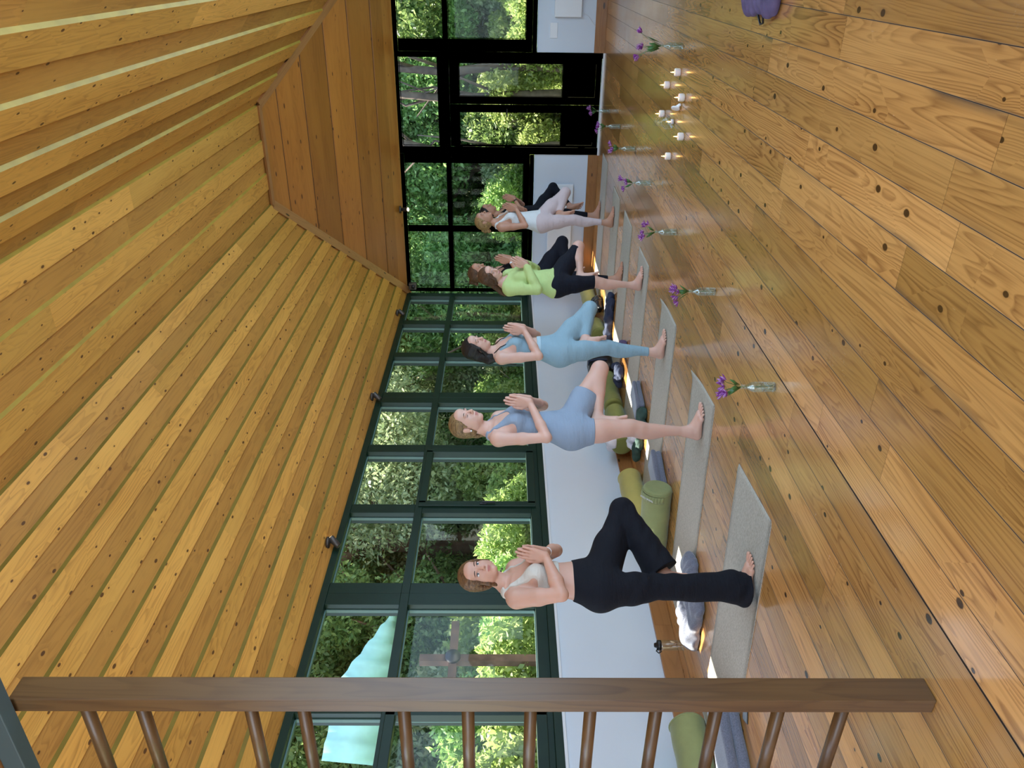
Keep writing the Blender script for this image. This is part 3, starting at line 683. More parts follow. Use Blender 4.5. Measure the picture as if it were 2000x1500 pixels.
def half(p0, n):
    p0 = np.array(p0, float); n = nrm(n); return lambda x, y, z: (x - p0[0]) * n[0] + (y - p0[1]) * n[1] + (z - p0[2]) * n[2]
CY = .045
def figure(q):
    """a woman in tree pose: standing on the right leg, left foot against it, palms together. Local +x = where she faces"""
    hipw = q.get('wide', 1.0); zk, za = q['knee'], q['ankle']; th = math.radians(q.get('theta', 42)); lean = q.get('lean', 0)
    L = []
    s_ = hipw; b_ = q.get('slim', 1.0)
    sec = [(.79, -.005, CY, .080, .135 * s_), (.84, -.015, CY, .105 * s_, .160 * s_), (.90, -.022, CY, .118 * s_, .172 * s_), (.97, -.012, CY, .108 * s_, .160 * s_), (1.04, .0, CY, .092 * b_, .136 * b_), (1.11, .004, CY, .083 * b_, .120 * b_),
           (1.19, .004, CY, .089 * b_, .127 * b_), (1.27, .0, CY, .098 * b_, .138 * b_), (1.34, -.010, CY, .090, .140), (1.395, -.022, CY, .068, .125), (1.43, -.028, CY, .050, .080)]
    sec = interp_stack(sec); sec[:, 1] += lean * (sec[:, 0] - .9)
    dx = lambda z: lean * (z - .9)
    L.append(stack(sec, .03, 'torso'))
    bu = q.get('bust', 1.0)
    for s in (1, -1):
        L.append(ellp((.070 * bu + dx(1.27), CY + s * .066, 1.262), (.048 * bu, .056 * bu, .056), None, .035, 'bust'))
        L.append(ellp((-.048 - .01 * (q.get('butt', 0)), CY + s * .075, .885), (.072, .082 * s_, .085), None, .04, 'butt'))
        L.append(ellp((-.018 + dx(1.38), CY + s * .158, 1.372), (.046, .044, .050), None, .035, 'shoulder'))
        L.append(cone((-.035 + dx(1.44), CY + s * .025, 1.445), (-.022 + dx(1.4), CY + s * .14, 1.395), .034, .032, .03, 'trap'))
        L.append(cone((.035 + dx(1.4), CY + s * .02, 1.388), (.01 + dx(1.4), CY + s * .14, 1.405), .009, .009, .02, 'trap'))  # collar bones
    # neck and head
    R = rotm(math.radians(q.get('hyaw', 0)), math.radians(q.get('hpitch', 0)), math.radians(q.get('hroll', 0)))
    nb = np.array([-.028 + dx(1.42), CY, 1.41]); Hc = np.array([.020 + dx(1.58) + q.get('hx', 0), CY + q.get('hy', 0), 1.588 + q.get('hz', 0)])
    L.append(cone(nb, Hc + R @ np.array([-.022, 0, -.045]), .050, .047, .025, 'neck'))
    hp = head_prims(Hc, R, q.get('full', 0))
    # legs
    rf = q.get('rfoot', 0); rh = np.array([-.008, -.040, .86]); rk = np.array([q.get('kneex', .022), -.018, .475]); ra = np.array([-.012, .0, .085])
    lg = 'rleg'; m1 = rk * .45 + rh * .55; lw = q.get('leg', 1.0)
    L += [cone(rh, m1, .092 * lw, .076 * lw, .04, lg), cone(m1, rk + (0, 0, .03), .076 * lw, .056 * lw, .03, lg), cone(rk + (0, 0, .03), rk - (0.004, 0, .05), .052, .045, .03, lg), ellp(rk + (.022, 0, .0), (.034, .038, .045), None, .02, lg),
          cone(rk - (.008, 0, .05), ra, .045, .030, .03, lg), ellp((rk * .68 + ra * .32) + (-.030, 0, .015), (.041 * lw, .044 * lw, .10), None, .04, lg)]
    c_, s2 = math.cos(math.radians(rf)), math.sin(math.radians(rf))
    rfoot = foot_prims(ra - (0, 0, .003), (c_, s2, 0), (0, 0, 1), (-s2, c_, 0))
    lh = np.array([.008, .128, .865]); r = math.sqrt(max(.42 ** 2 - (lh[2] - zk) ** 2, .01)); lk = np.array([lh[0] + r * math.cos(th), lh[1] + r * math.sin(th), zk]); la = np.array([q.get('ax', .045), q.get('ay', .092), za])
    lg = 'lleg'; m1 = lk * .45 + lh * .55; d = nrm(la - lk); out = nrm(np.cross(d, nrm(lk - lh))); bend = nrm((lk - lh) - d * np.dot(lk - lh, d))
    L += [cone(lh, m1, .088 * lw, .074 * lw, .03, lg), cone(m1, lk, .074 * lw, .055 * lw, .03, lg), ellp(lk, (.05, .05, .05), None, .03, lg), cone(lk, la, .050, .031, .03, 'lshin')]
    cal = lk * .68 + la * .32 - nrm(lk - lh) * .0; L.append(cone(lk * .8 + la * .2 - bend * .014, lk * .55 + la * .45 - bend * .012, .047 * lw, .044 * lw, .03, 'lshin'))
    fd = nrm(q.get('footdir', (.30, -.02, -1))); up = nrm(np.array([.15, 1, .35]) - fd * np.dot(np.array([.15, 1, .35]), fd)); sd = np.cross(up, fd); sd = sd if sd[0] > 0 else -sd
    lfoot = foot_prims(la, fd, up, sd, 'lfoot')
    # arms, palms together in front of the breastbone
    hx = q.get('handx', .175) + dx(1.2); hz = q.get('handz', 1.175); tilt = q.get('tilt', .18); D = nrm((tilt, 0, 1)); T = nrm((-1, 0, tilt))
    hands = []; arms = []
    for s in (1, -1):
        sh = np.array([-.018 + dx(1.38), CY + s * .168, 1.372]); el = np.array([q.get('elx', .055) + dx(1.1), CY + s * q.get('ely', .275), q.get('elz', 1.085)]); wr = np.array([hx, CY + s * .026, hz]); nm = 'arm'
        aw = q.get('arm', 1.0); mm = sh * .5 + el * .5
        arms += [cone(sh, mm, .047 * aw, .041 * aw, .03, nm), cone(mm, el, .041 * aw, .033 * aw, .02, nm), cone(el, el * .65 + wr * .35, .033, .036 * aw, .015, nm), cone(el * .65 + wr * .35, wr, .036 * aw, .0215, .015, nm), ellp(wr, (.022, .021, .024), None, .01, nm)]
        hands += hand_prims(wr, D - np.array([0, s * .13, 0]), (0, -s, 0), T)
    fill = [ellp((.008, CY + .008, .815), (.060, .075, .050), None, .03, 'fill'), cone((.02, CY + .02, .865), lh * .62 + lk * .38, .088 * lw, .083 * lw, .03, 'fill')]; L += arms; allp = L + rfoot + lfoot + hp + hands
    sc = q['H'] / 1.70; h = q['res']
    lo, hi = bounds(allp, .03); n = tuple(int(v) for v in np.ceil((hi - lo) / h) + 1)
    F, ax = evalp(allp, lo, n, h)
    # eye sockets carved a little, corner of the mouth
    for s in (1, -1):
        c = Hc + R @ np.array([.096, s * .031, .007]); X, Y, Z = ax[0][:, None, None], ax[1][None, :, None], ax[2][None, None, :]
        sl = [slice(max(0, int((c[i] - .05 - lo[i]) / h)), int((c[i] + .05 - lo[i]) / h)) for i in range(3)]
        d = np.sqrt((ax[0][sl[0]][:, None, None] - c[0]) ** 2 + (ax[1][sl[1]][None, :, None] - c[1]) ** 2 + (ax[2][sl[2]][None, None, :] - c[2]) ** 2) - (.0135 if q['eyes'] == 'open' else .009)
        F[tuple(sl)] = -smin(-F[tuple(sl)], d.astype(np.float32), .008)
    V, Q = nets(F, lo, h)
    body = npmesh('person', V * sc, Q, SK[q['skin']]); body.location = (*q['loc'], q.get('z0', .006)); body.rotation_euler = (0, 0, math.radians(q['yaw']))
    tag(body, q['label'], 'person')
    head_features(Hc, R, body, sc, q['eyes'])
    def garment(name, mat, t, parts, k=.03, warp=None, hh=None):
        hh = hh or h; ps = [p for g in parts for p in g[0]]; lo, hi = bounds(ps, .03 + t); n = tuple(int(v) for v in np.ceil((hi - lo) / hh) + 1); G = None
        for g in parts:
            F, ax = evalp(g[0], lo, n, hh, t=t); X, Y, Z = ax[0][:, None, None], ax[1][None, :, None], ax[2][None, None, :]
            for rg in g[1]: F = -smin(-F, -(rg(X, Y, Z) + 0 * F).astype(np.float32), .004)
            G = F if G is None else smin(G, F, k)
        if warp: G = G + warp(X, Y, Z)
        V, Q = nets(G, lo, hh)
        return npmesh(name, V * sc, Q, mat, True, body)
    grp = lambda *g: [p for p in L + fill if p.g in g or (p.g == 'fill' and 'butt' in g)]
    info = dict(body=body, L=L, grp=grp, garment=garment, sc=sc, Hc=Hc, R=R, rk=rk, ra=ra, lk=lk, la=la, lh=lh, rh=rh, h=h, dx=dx, hands=(hx, hz, D, T), arms=arms)
    return info

def tank(zn=1.30, hem=.9, wid=.085, lim=.118, back=1.36):
    def rg(x, y, z):
        ay = np.abs(y - CY); zf = np.where(x > 0, zn, back)
        return np.maximum(z - (zf + (ay / wid) ** 2 * .10), np.maximum(hem - z, np.where(z > 1.25, ay - (lim + .25 * (1.33 - np.minimum(z, 1.33))), -1)))
    return rg
def leggings(I, mat, waist=1.03, rhem=.13, lfrac=.93, t=.005, name='leggings', warp=None):
    lk, la = I['lk'], I['la']; d = nrm(la - lk)
    parts = [(I['grp']('torso', 'butt') , [half((0, 0, waist), (0, 0, 1))]), (I['grp']('rleg'), [half((0, 0, rhem), (0, 0, -1))]), (I['grp']('lleg', 'lshin') if lfrac > 0 else I['grp']('lleg'), [half(lk + (la - lk) * lfrac, d)] if lfrac > 0 else [half(I['lh'] + (lk - I['lh']) * -lfrac, nrm(lk - I['lh']))])]
    return I['garment'](name, mat, t, parts, .055, warp)
def hairshape(I, mat, extra=(), name='hair', t=.012, front=(.070, .072), fslope=(.845, -.534), low=-.085, side=0, h=.004, bangs=None, part=True):
    Hc, R, sc = I['Hc'], I['R'], I['sc']
    T = lambda x, y, z: Hc + R @ np.array([x, y, z])
    cr = [ellp(T(-.018, 0, .032), (.092, .074, .080), R, .02), ellp(T(-.028, 0, -.015), (.075, .068, .075), R, .02)]
    ex = [cone(T(*a), T(*b), ra, rb, .015) for a, b, ra, rb in extra]
    lo, hi = bounds(cr + ex, .03 + t); n = tuple(int(v) for v in np.ceil((hi - lo) / h) + 1); F, ax = evalp(cr, lo, n, h, t=t)
    X, Y, Z = ax[0][:, None, None], ax[1][None, :, None], ax[2][None, None, :]
    x = X - Hc[0]; y = Y - Hc[1]; z = Z - Hc[2]; u = [R[0, i] * x + R[1, i] * y + R[2, i] * z for i in range(3)]
    pl = (u[0] - front[0]) * fslope[0] + (u[2] - front[1]) * fslope[1] + np.abs(u[1]) * side
    ear = .018 - np.sqrt(((u[0] + .002) / 1.0) ** 2 + (u[2] + .004) ** 2 * .5 + 0 * u[1]) if not bangs else -1.
    cut = np.maximum(np.maximum(pl, low - u[2] - .3 * (u[0] + .05)), ear + 0 * pl)
    F = -smin(-F, -cut.astype(np.float32), .008)
    if ex:
        E_, _ = evalp(ex, lo, n, h); F = smin(F, E_, .015)
    ang = np.arctan2(u[1], u[2] + .02) ; F = F + (.0006 * np.sin(ang * 26) + .0004 * np.sin(ang * 61 + 2)).astype(np.float32)
    V, Q = nets(F, lo, h)
    return npmesh(name, V * sc, Q, mat, True, I['body'])

CM = {k: clothmat(k + '_fabric', c, *a) for k, c, a in (('cream', (.62, .55, .47), (.06,)), ('black', (.0028, .0033, .0075), (.3, .85)), ('greyblue', (.27, .33, .42), (.05,)), ('skyblue', (.27, .40, .47), (.06,)), ('palestrip', (.42, .56, .62), (.05,)),
      ('lime', (.50, .62, .24), (.08,)), ('navy', (.0035, .0045, .011), (.3, .85)), ('white', (.72, .73, .72), (.05,)), ('blush', (.62, .50, .50), (.05,)))}
def cuff(I, pts, rad, mat, name):
    b = MB(); b.tube([tuple(np.array(p) * I['sc']) for p in pts], rad * I['sc'], 20); return b.build(name, mat, I['body'], True)
PEOPLE = {}
def woman1():
    I = figure(dict(loc=(-2.945, 3.10), yaw=12, butt=1, H=1.57, knee=.715, ankle=.50, ax=.005, ay=.115, theta=47, wide=1.09, bust=1.12, leg=1.08, arm=1.15, slim=1.06, hyaw=-38, hpitch=1, hroll=4, full=1, handx=.17, handz=1.205, tilt=.16, ely=.245, elz=1.125, elx=.06,
             hx=.02, eyes='open', skin=0, res=.004, footdir=(.05, -.05, -1), rfoot=14, kneex=.0,
             label='person in cream crop top and black flared leggings, nearest to the ladder'))
    lk, la, ra, rk, sc = I['lk'], I['la'], I['ra'], I['rk'], I['sc']
    I['garment']('crop_top', CM['cream'], .006, [(I['grp']('torso', 'bust', 'trap'), [tank(1.265, 1.125, .075, .112)])])
    fl = [cone(rk + (0, 0, .02), (-.005, -.005, .13), .062, .082, .03), cone((-.005, -.005, .13), (-.025, 0, .045), .082, .098, .03)]
    d = nrm(la - lk); fr = [cone(lk, lk * .45 + la * .55, .064, .078, .03), cone(lk * .45 + la * .55, la + d * .01, .078, .105, .03)]
    hem = half((0, 0, .028), (-.12, 0, -1)); hem2 = half(la - d * .02, d)
    def wr(x, y, z): return (.0035 * np.sin(46 * z + 34 * x + 3 * np.sin(11 * z)) * np.sin(22 * y + 9 * z) * (.35 + .65 * (z < .75))).astype(np.float32)
    I['garment']('flared_leggings', CM['black'], .006, [(I['grp']('torso', 'butt'), [half((0, 0, 1.045), (.0, 0, 1))]), (I['grp']('rleg') + fl, [hem]), (I['grp']('lleg', 'lshin') + fr, [hem2])], .04, wr)
    hairshape(I, HM['auburn'], [((-.085, -.005, -.03), (-.085, -.01, -.10), .050, .030), ((-.085, -.01, -.10), (-.070, -.02, -.165), .026, .016), ((.045, -.066, .02), (.030, -.072, -.055), .012, .009), ((.03, -.072, -.05), (-.02, -.06, -.10), .010, .012), ((.05, .064, .02), (.03, .07, -.06), .012, .006)], front=(.074, .068), fslope=(.80, -.60), bangs=1, t=.016)
    T = lambda x, y, z: tuple((I['Hc'] + I['R'] @ np.array([x, y, z])) * sc)
    b = MB()
    for k in range(9): b.ell(T(-.045 - .012 * math.sin(k * .45), -.055 + .012 * k, -.135 + .008 * math.cos(k)), (.006, .006, .006), None, 8, 6)
    b.build('bead_necklace', M['steel'], I['body'], True)
    hx, hz, D, T2 = I['hands']; w_ = np.array([hx, CY + .026, hz]); e = np.array([.06, CY + .245, 1.125]); dd = nrm(e - w_); p0 = w_ + dd * .035
    wt = cuff(I, [p0, p0 + dd * .022], .027, M['white'], 'watch_strap')
    b = MB(); c = (p0 + dd * .011 + np.array([-.0, .018, .018])) * sc; b.ell(tuple(c), (.016, .013, .016), None, 12, 8); b.build('watch_face', M['black'], wt, True)
    return I
def woman2():
    I = figure(dict(loc=(-2.80, 4.42), yaw=6, H=1.70, knee=.665, ankle=.695, theta=40, ax=.035, rfoot_=0, hyaw=-14, hpitch=6, bust=.95, wide=.96, slim=.96, handx=.185, handz=1.165, tilt=.10, elz=1.06, ely=.25, elx=.04, eyes='shut', skin=1, res=.004, rfoot=4, hx=.005, footdir=(.18, -.05, -1), arm=.93,
             label='person in grey-blue tank romper with shorts and a pearl earring'))
    d = nrm(I['lk'] - I['lh'])
    I['garment']('romper', CM['greyblue'], .006, [(I['grp']('torso', 'bust', 'trap', 'butt'), [tank(1.30, .70, .082, .105)]), (I['grp']('rleg'), [half((0, 0, .735), (0, 0, -1))]), (I['grp']('lleg'), [half(I['lh'] + d * .215, d)])], .05)
    hairshape(I, HM['darkblond'], [((-.085, 0, -.02), (-.098, 0, -.075), .040, .026), ((-.098, 0, -.075), (-.085, 0, -.16), .022, .015), ((-.085, 0, -.16), (-.075, 0, -.22), .015, .006)], front=(.070, .070), fslope=(.83, -.56), low=-.07)
    sc = I['sc']; T = lambda x, y, z: tuple((I['Hc'] + I['R'] @ np.array([x, y, z])) * sc)
    b = MB(); b.ell(T(.0, -.083, -.032), (.0065, .0065, .0065), None, 10, 8); b.build('earring', M['white'], I['body'], True)
    return I
def woman3():
    I = figure(dict(loc=(-2.885, 5.78), yaw=4, H=1.68, knee=.610, ankle=.665, theta=44, ax=.065, ay=.085, hyaw=-16, hpitch=14, handx=.18, handz=1.19, tilt=.12, elz=1.07, ely=.235, elx=.03, eyes='shut', skin=1, res=.005, rfoot=-4, kneex=.035, wide=1.02, footdir=(.35, -.22, -1), lean=-.02,
             label='person in pale blue leggings and bra top with long black hair'))
    I['garment']('bra_top', CM['skyblue'], .006, [(I['grp']('torso', 'bust'), [tank(1.285, 1.125, .080, .105)])])
    leggings(I, CM['skyblue'], 1.075, .135, .92)
    I['garment']('waistband', CM['palestrip'], .008, [(I['grp']('torso'), [half((0, 0, 1.08), (0, 0, 1)), half((0, 0, 1.045), (0, 0, -1))])])
    for s in (-1, 1):
        b = MB(); sc = I['sc']; b.tube([tuple(np.array(p) * sc) for p in ((.075, CY + s * .075, 1.315), (.045, CY + s * .088, 1.385), (-.01, CY + s * .092, 1.437), (-.06, CY + s * .10, 1.40), (-.095, CY + s * .115, 1.32), (-.095, CY + s * .135, 1.25))], .0045, 8); b.build('strap', M['black'], I['body'], True)
    hairshape(I, HM['black'], [((-.06, -.03, -.03), (-.035, -.085, -.12), .055, .040), ((-.035, -.085, -.12), (.035, -.10, -.20), .042, .038), ((.035, -.10, -.20), (.095, -.085, -.285), .036, .014), ((.05, -.05, .05), (.045, -.076, -.02), .016, .010), ((.045, -.076, -.02), (.01, -.078, -.08), .010, .014), ((.055, .05, .05), (.05, .072, -.03), .014, .008)], front=(.074, .068), fslope=(.84, -.54), bangs=1, t=.015, h=.005)
    return I
def woman4():
    I = figure(dict(loc=(-2.80, 7.06), yaw=-4, H=1.60, knee=.64, ankle=.635, theta=48, ax=.05, hyaw=-22, hpitch=27, hx=.03, hz=-.02, handx=.185, handz=1.20, tilt=.5, elz=1.09, ely=.24, elx=.02, eyes='shut', skin=1, res=.0055, rfoot=0, kneex=.03, leg=1.05, wide=1.03, lean=.02,
             label='person in lime long-sleeved shirt and black knee shorts, head bowed'))
    leggings(I, CM['navy'], 1.0, .495, -.93, .006, 'knee_shorts')
    def wr(x, y, z): return (.004 * np.sin(30 * z + 26 * x + 3 * np.sin(9 * y)) * np.sin(17 * y + 4)).astype(np.float32)
    hx, hz, D, T2 = I['hands']
    def sh(x, y, z): return np.maximum(z - 1.44, np.maximum(.915 - .018 * np.cos(x * 12) - z, z - (1.385 + (np.abs(y - CY) / .085) ** 2 * .06 - (x < -.02) * -.06)))
    cut = half((hx - .02, CY, hz - .035), (.45, 0, 1)); 
    arms_l = [p for p in I['arms']]
    def cu(x, y, z): return np.maximum(-(np.abs(y - CY) - .035), x - (hx + .02)) if False else (.045 - np.abs(y - CY)) + 0 * (x + z)
    I['garment']('long_sleeved_shirt', CM['lime'], .016, [(I['grp']('torso', 'bust', 'trap', 'butt', 'shoulder'), [sh]), (arms_l, [cu])], .04, wr)
    hairshape(I, HM['brown'], [((-.075, 0, -.02), (-.10, -.02, -.11), .055, .036), ((-.10, -.02, -.11), (-.145, -.03, -.20), .036, .026), ((-.145, -.03, -.20), (-.17, -.035, -.26), .026, .010), ((.05, -.055, .045), (.048, -.078, -.03), .022, .014), ((.048, -.078, -.03), (.0, -.078, -.07), .014, .02), ((.055, .05, .045), (.05, .074, -.04), .018, .008)], front=(.088, .05), fslope=(.9, -.43), bangs=1, t=.014, h=.005)
    return I
def woman5():
    I = figure(dict(loc=(-3.215, 8.28), yaw=-4, H=1.74, knee=.655, ankle=.60, theta=44, hyaw=-4, hpitch=12, handx=.20, handz=1.245, tilt=.15, elz=1.10, ely=.25, elx=.05, eyes='shut', skin=2, res=.0055, hx=.02,
             label='person in black top and black leggings standing behind the lime shirt'))
    I['garment']('black_top', CM['black'], .006, [(I['grp']('torso', 'bust', 'trap'), [tank(1.31, .98, .085, .12)])])
    leggings(I, CM['navy'], 1.05, .16, .9)
    hairshape(I, HM['brown'], [((-.085, 0, .045), (-.135, 0, .055), .035, .032), ((-.135, .01, .03), (-.15, 0, .0), .028, .022), ((-.09, 0, -.03), (-.10, 0, -.09), .035, .02)], front=(.068, .070), h=.005)
    hx, hz, D, T2 = I['hands']; w_ = np.array([hx, CY - .026, hz]); e = np.array([.05, CY - .25, 1.10]); dd = nrm(e - w_)
    cuff(I, [w_ + dd * .03, w_ + dd * .05], .026, M['white'], 'wristband')
    return I
def woman6():
    I = figure(dict(loc=(-2.87, 9.29), yaw=-6, H=1.70, knee=.585, ankle=.665, theta=42, ax=.06, hyaw=0, hpitch=-8, handx=.165, handz=1.20, tilt=.25, elz=1.09, ely=.23, elx=.03, eyes='shut', skin=2, res=.0055, kneex=.03, hx=.0, lean=-.04,
             label='person in white tank top and blush pink leggings with blond bun'))
    leggings(I, CM['blush'], 1.02, .15, .9)
    I['garment']('tank_top', CM['white'], .009, [(I['grp']('torso', 'bust', 'trap', 'butt'), [tank(1.30, .90, .085, .108)])])
    hairshape(I, HM['blond'], [((-.085, 0, .02), (-.125, 0, .005), .030, .030), ((-.12, .01, -.0), (-.15, -.01, -.035), .032, .026), ((-.13, -.01, .03), (-.16, .01, .01), .026, .02)], front=(.070, .072), h=.005)
    la, lk = I['la'], I['lk']; d = nrm(la - lk); cuff(I, [la - d * .012, la - d * .004], .034, M['mustard'], 'anklet')
    return I
def woman7():
    I = figure(dict(loc=(-3.19, 10.66), yaw=0, H=1.68, knee=.66, ankle=.42, ax=.08, ay=.13, theta=40, hyaw=0, hpitch=8, handx=.21, handz=1.22, tilt=.2, elz=1.10, ely=.24, eyes='shut', skin=2, res=.006,
             label='person all in black on the farthest mat, behind the pink leggings'))
    I['garment']('black_top', CM['black'], .006, [(I['grp']('torso', 'bust', 'trap'), [tank(1.32, .98, .085, .12)])])
    leggings(I, CM['navy'], 1.05, .18, .88)
    hairshape(I, HM['black'], [((-.08, 0, -.02), (-.11, 0, -.10), .04, .03), ((-.11, 0, -.10), (-.125, 0, -.24), .03, .015)], front=(.068, .070), h=.006)
    hx, hz, D, T2 = I['hands']; w_ = np.array([hx, CY - .026, hz]); e = np.array([.05, CY - .24, 1.10]); dd = nrm(e - w_)
    cuff(I, [w_ + dd * .03, w_ + dd * .05], .026, M['black'], 'wristband')
    return I
for fn in (woman1, woman2, woman3, woman4, woman5, woman6, woman7): fn()
# ------------------------------------------------------------------ things on the floor
def rbox(c, s, r=.01, rz=0, k=.01):
    c = np.array(c, float); s = np.array(s, float); cr, sr = math.cos(rz), math.sin(rz)
    def fn(x, y, z):
        x = x - c[0]; y = y - c[1]; z = z - c[2]; u = x * cr + y * sr; v = -x * sr + y * cr
        a = np.abs(u) - s[0] + r; b = np.abs(v) - s[1] + r; d = np.abs(z) - s[2] + r
        return np.sqrt(np.maximum(a, 0) ** 2 + np.maximum(b, 0) ** 2 + np.maximum(d, 0) ** 2) + np.minimum(np.maximum(a, np.maximum(b, d)), 0) - r
    e = np.array([abs(s[0] * cr) + abs(s[1] * sr), abs(s[0] * sr) + abs(s[1] * cr), s[2]])
    return P(fn, c - e, c + e, k)
mats = [((-2.50, 3.345), 5.5, 'mat under the woman in black flared leggings, nearest of the seven mats'), ((-2.53, 4.535), 5.0, 'mat under the woman in the grey-blue romper'), ((-2.53, 5.79), 1.0, 'mat under the woman in pale blue leggings'),
        ((-2.53, 7.105), .5, 'mat under the woman in the lime shirt'), ((-2.50, 8.22), -1.5, 'mat between the lime shirt mat and the pink leggings mat'), ((-2.49, 9.22), -1.0, 'mat under the woman in blush pink leggings'), ((-2.38, 10.52), -1.0, 'farthest mat, along the baseboard of the back wall')]
for i, ((x, y), a, lb) in enumerate(mats):
    L_ = 1.90; n1, n2 = 60, 14; V_, Q_ = [], []
    for lay in (0, 1):
        for iu in range(n1 + 1):
            for iv in range(n2 + 1):
                u, v = iu / n1, iv / n2; px = -L_ * u; py = (v - .5) * .60
                cxr = .02
                if u * L_ < cxr: py *= 1 - .04 * (1 - u * L_ / cxr)
                zz = .0045 * lay + .0006
                if i in (1, 2): zz += .022 * max(0, 1 - u * L_ / .10) ** 2 * max(0, (v - .55) / .45) ** 1.5
                zz += .0012 * math.sin(7 * u + 3 * i) ** 2 * (math.sin(9 * v) ** 2)
                V_.append((px, py, zz))
    N_ = (n1 + 1) * (n2 + 1); g_ = lambda l, a_, b_: l * N_ + a_ * (n2 + 1) + b_
    for iu in range(n1):
        for iv in range(n2):
            Q_.append((g_(1, iu, iv), g_(1, iu, iv + 1), g_(1, iu + 1, iv + 1), g_(1, iu + 1, iv))); Q_.append((g_(0, iu, iv), g_(0, iu + 1, iv), g_(0, iu + 1, iv + 1), g_(0, iu, iv + 1)))
    for iu in range(n1):
        for iv in (0, n2): Q_.append((g_(0, iu, iv), g_(0, iu + 1, iv), g_(1, iu + 1, iv), g_(1, iu, iv)))
    for iv in range(n2):
        for iu in (0, n1): Q_.append((g_(0, iu, iv), g_(0, iu, iv + 1), g_(1, iu, iv + 1), g_(1, iu, iv)))
    o = npmesh('yoga_mat', np.array(V_), np.array(Q_), M['mat'], False); o.location = (x, y, 0); o.rotation_euler = (0, 0, math.radians(a))
    tag(o, 'grey-beige woven yoga ' + lb, 'yoga mat', 'yoga mats in a row along the windows')

def bolster(p, q, r, mat, label, flap=False, strap=True):
    p, q = np.array([*p, r * .93]), np.array([*q, r * .93]); c = (p + q) / 2; d = nrm(q - p); L_ = np.linalg.norm(q - p)
    def fn(x, y, z):
        t = (x - c[0]) * d[0] + (y - c[1]) * d[1]; w_ = -(x - c[0]) * d[1] + (y - c[1]) * d[0]; zz = z - r * .93
        rad = np.sqrt(w_ ** 2 + (zz * 1.06) ** 2); a = np.abs(t) - (L_ / 2 - .03); b = rad - (r - .03)
        return np.sqrt(np.maximum(a, 0) ** 2 + np.maximum(b, 0) ** 2) + np.minimum(np.maximum(a, b), 0) - .03 + .0025 * np.sin(30 * t + 9 * w_) * np.sin(22 * zz + 3)
    e = np.abs(d) * L_ / 2 + r
    pr = P(fn, c - e, c + e, 0)
    o = solid([pr], .008, mat, 'bolster'); tag(o, label, 'bolster')
    s = np.array([-d[1], d[0], 0]); 
    for sg in (1, -1):
        m_ = c + d * sg * (L_ / 2 - .028); b = MB()
        b.tube([tuple(m_ + s * math.cos(a) * (r * 1.0) + np.array([0, 0, 1]) * math.sin(a) * r * .95) for a in np.linspace(0, 2 * PI, 28)], .0045, 6, cap=False); b.build('piping', mat, o, True)
    if flap:
        b = MB(); 
        pts = [c + d * (-L_ / 2 + .035) + s * r * 1.02 * math.cos(a) + np.array([0, 0, 1]) * r * .99 * math.sin(a) for a in np.linspace(-.08 * PI, .62 * PI, 12)]
        for a_, b_ in zip(pts[:-1], pts[1:]): b.quad([tuple(a_), tuple(b_), tuple(b_ + d * .055), tuple(a_ + d * .055)])
        fo = b.build('carry_handle', M['sage'], o, True); md = fo.modifiers.new('s', 'SOLIDIFY'); md.thickness = .005; md.offset = 1
        for txt, at, sz in (('TIMMA YOGA', .28, .021),):
            cu = bpy.data.curves.new('lettering', 'FONT'); cu.body = txt; cu.size = sz; cu.align_x = 'CENTER'; cu.align_y = 'CENTER'; cu.extrude = .0006
            to = bpy.data.objects.new('lettering', cu); COL.objects.link(to); to.parent = fo
            a = at * PI; nn = Vector(tuple(s * math.cos(a) + np.array([0, 0, 1]) * math.sin(a))); tt = Vector(tuple(s * -math.sin(a) + np.array([0, 0, 1]) * math.cos(a)))
            base_ = Vector(tuple(c + d * (-L_ / 2 + .063) + s * r * 1.02 * math.cos(a) + np.array([0, 0, 1]) * r * .99 * math.sin(a))) + nn * .008
            yv = nn.cross(tt); to.matrix_world = Matrix(((tt.x, yv.x, nn.x, base_.x), (tt.y, yv.y, nn.y, base_.y), (tt.z, yv.z, nn.z, base_.z), (0, 0, 0, 1))); 
            mw = to.matrix_world.copy(); lm = bpy.data.meshes.new_from_object(to); bpy.data.objects.remove(to); lm.materials.clear(); lm.materials.append(M['whitecloth']); lt = link('lettering', lm, fo); lt.matrix_world = mw
    return o
bolster((-4.49, 5.30), (-4.47, 6.20), .118, M['mustard'], 'mustard bolster lying along the baseboard behind the flared leggings')
bolster((-3.70, 5.00), (-4.30, 4.93), .122, M['sage'], 'sage green bolster with carry handle and pale lettering', True)
bolster((-4.46, 6.72), (-4.46, 7.42), .115, M['olive'], 'olive bolster against the wall behind the grey-blue romper, white cloth on its end')
bolster((-4.46, 7.50), (-4.47, 8.22), .110, M['olive'], 'olive bolster against the wall left of the black backpack')
bolster((-4.35, 9.14), (-4.42, 9.66), .105, M['olive'], 'short olive bolster beside the foot of the woman in pale blue')
bolster((-4.42, 10.15), (-4.42, 10.85), .110, M['mustard'], 'yellow-green bolster in the far corner by the back wall')
bolster((-4.49, 2.20), (-4.47, 3.42), .125, M['sage'], 'sage bolster by the baseboard, seen between the ladder rungs')

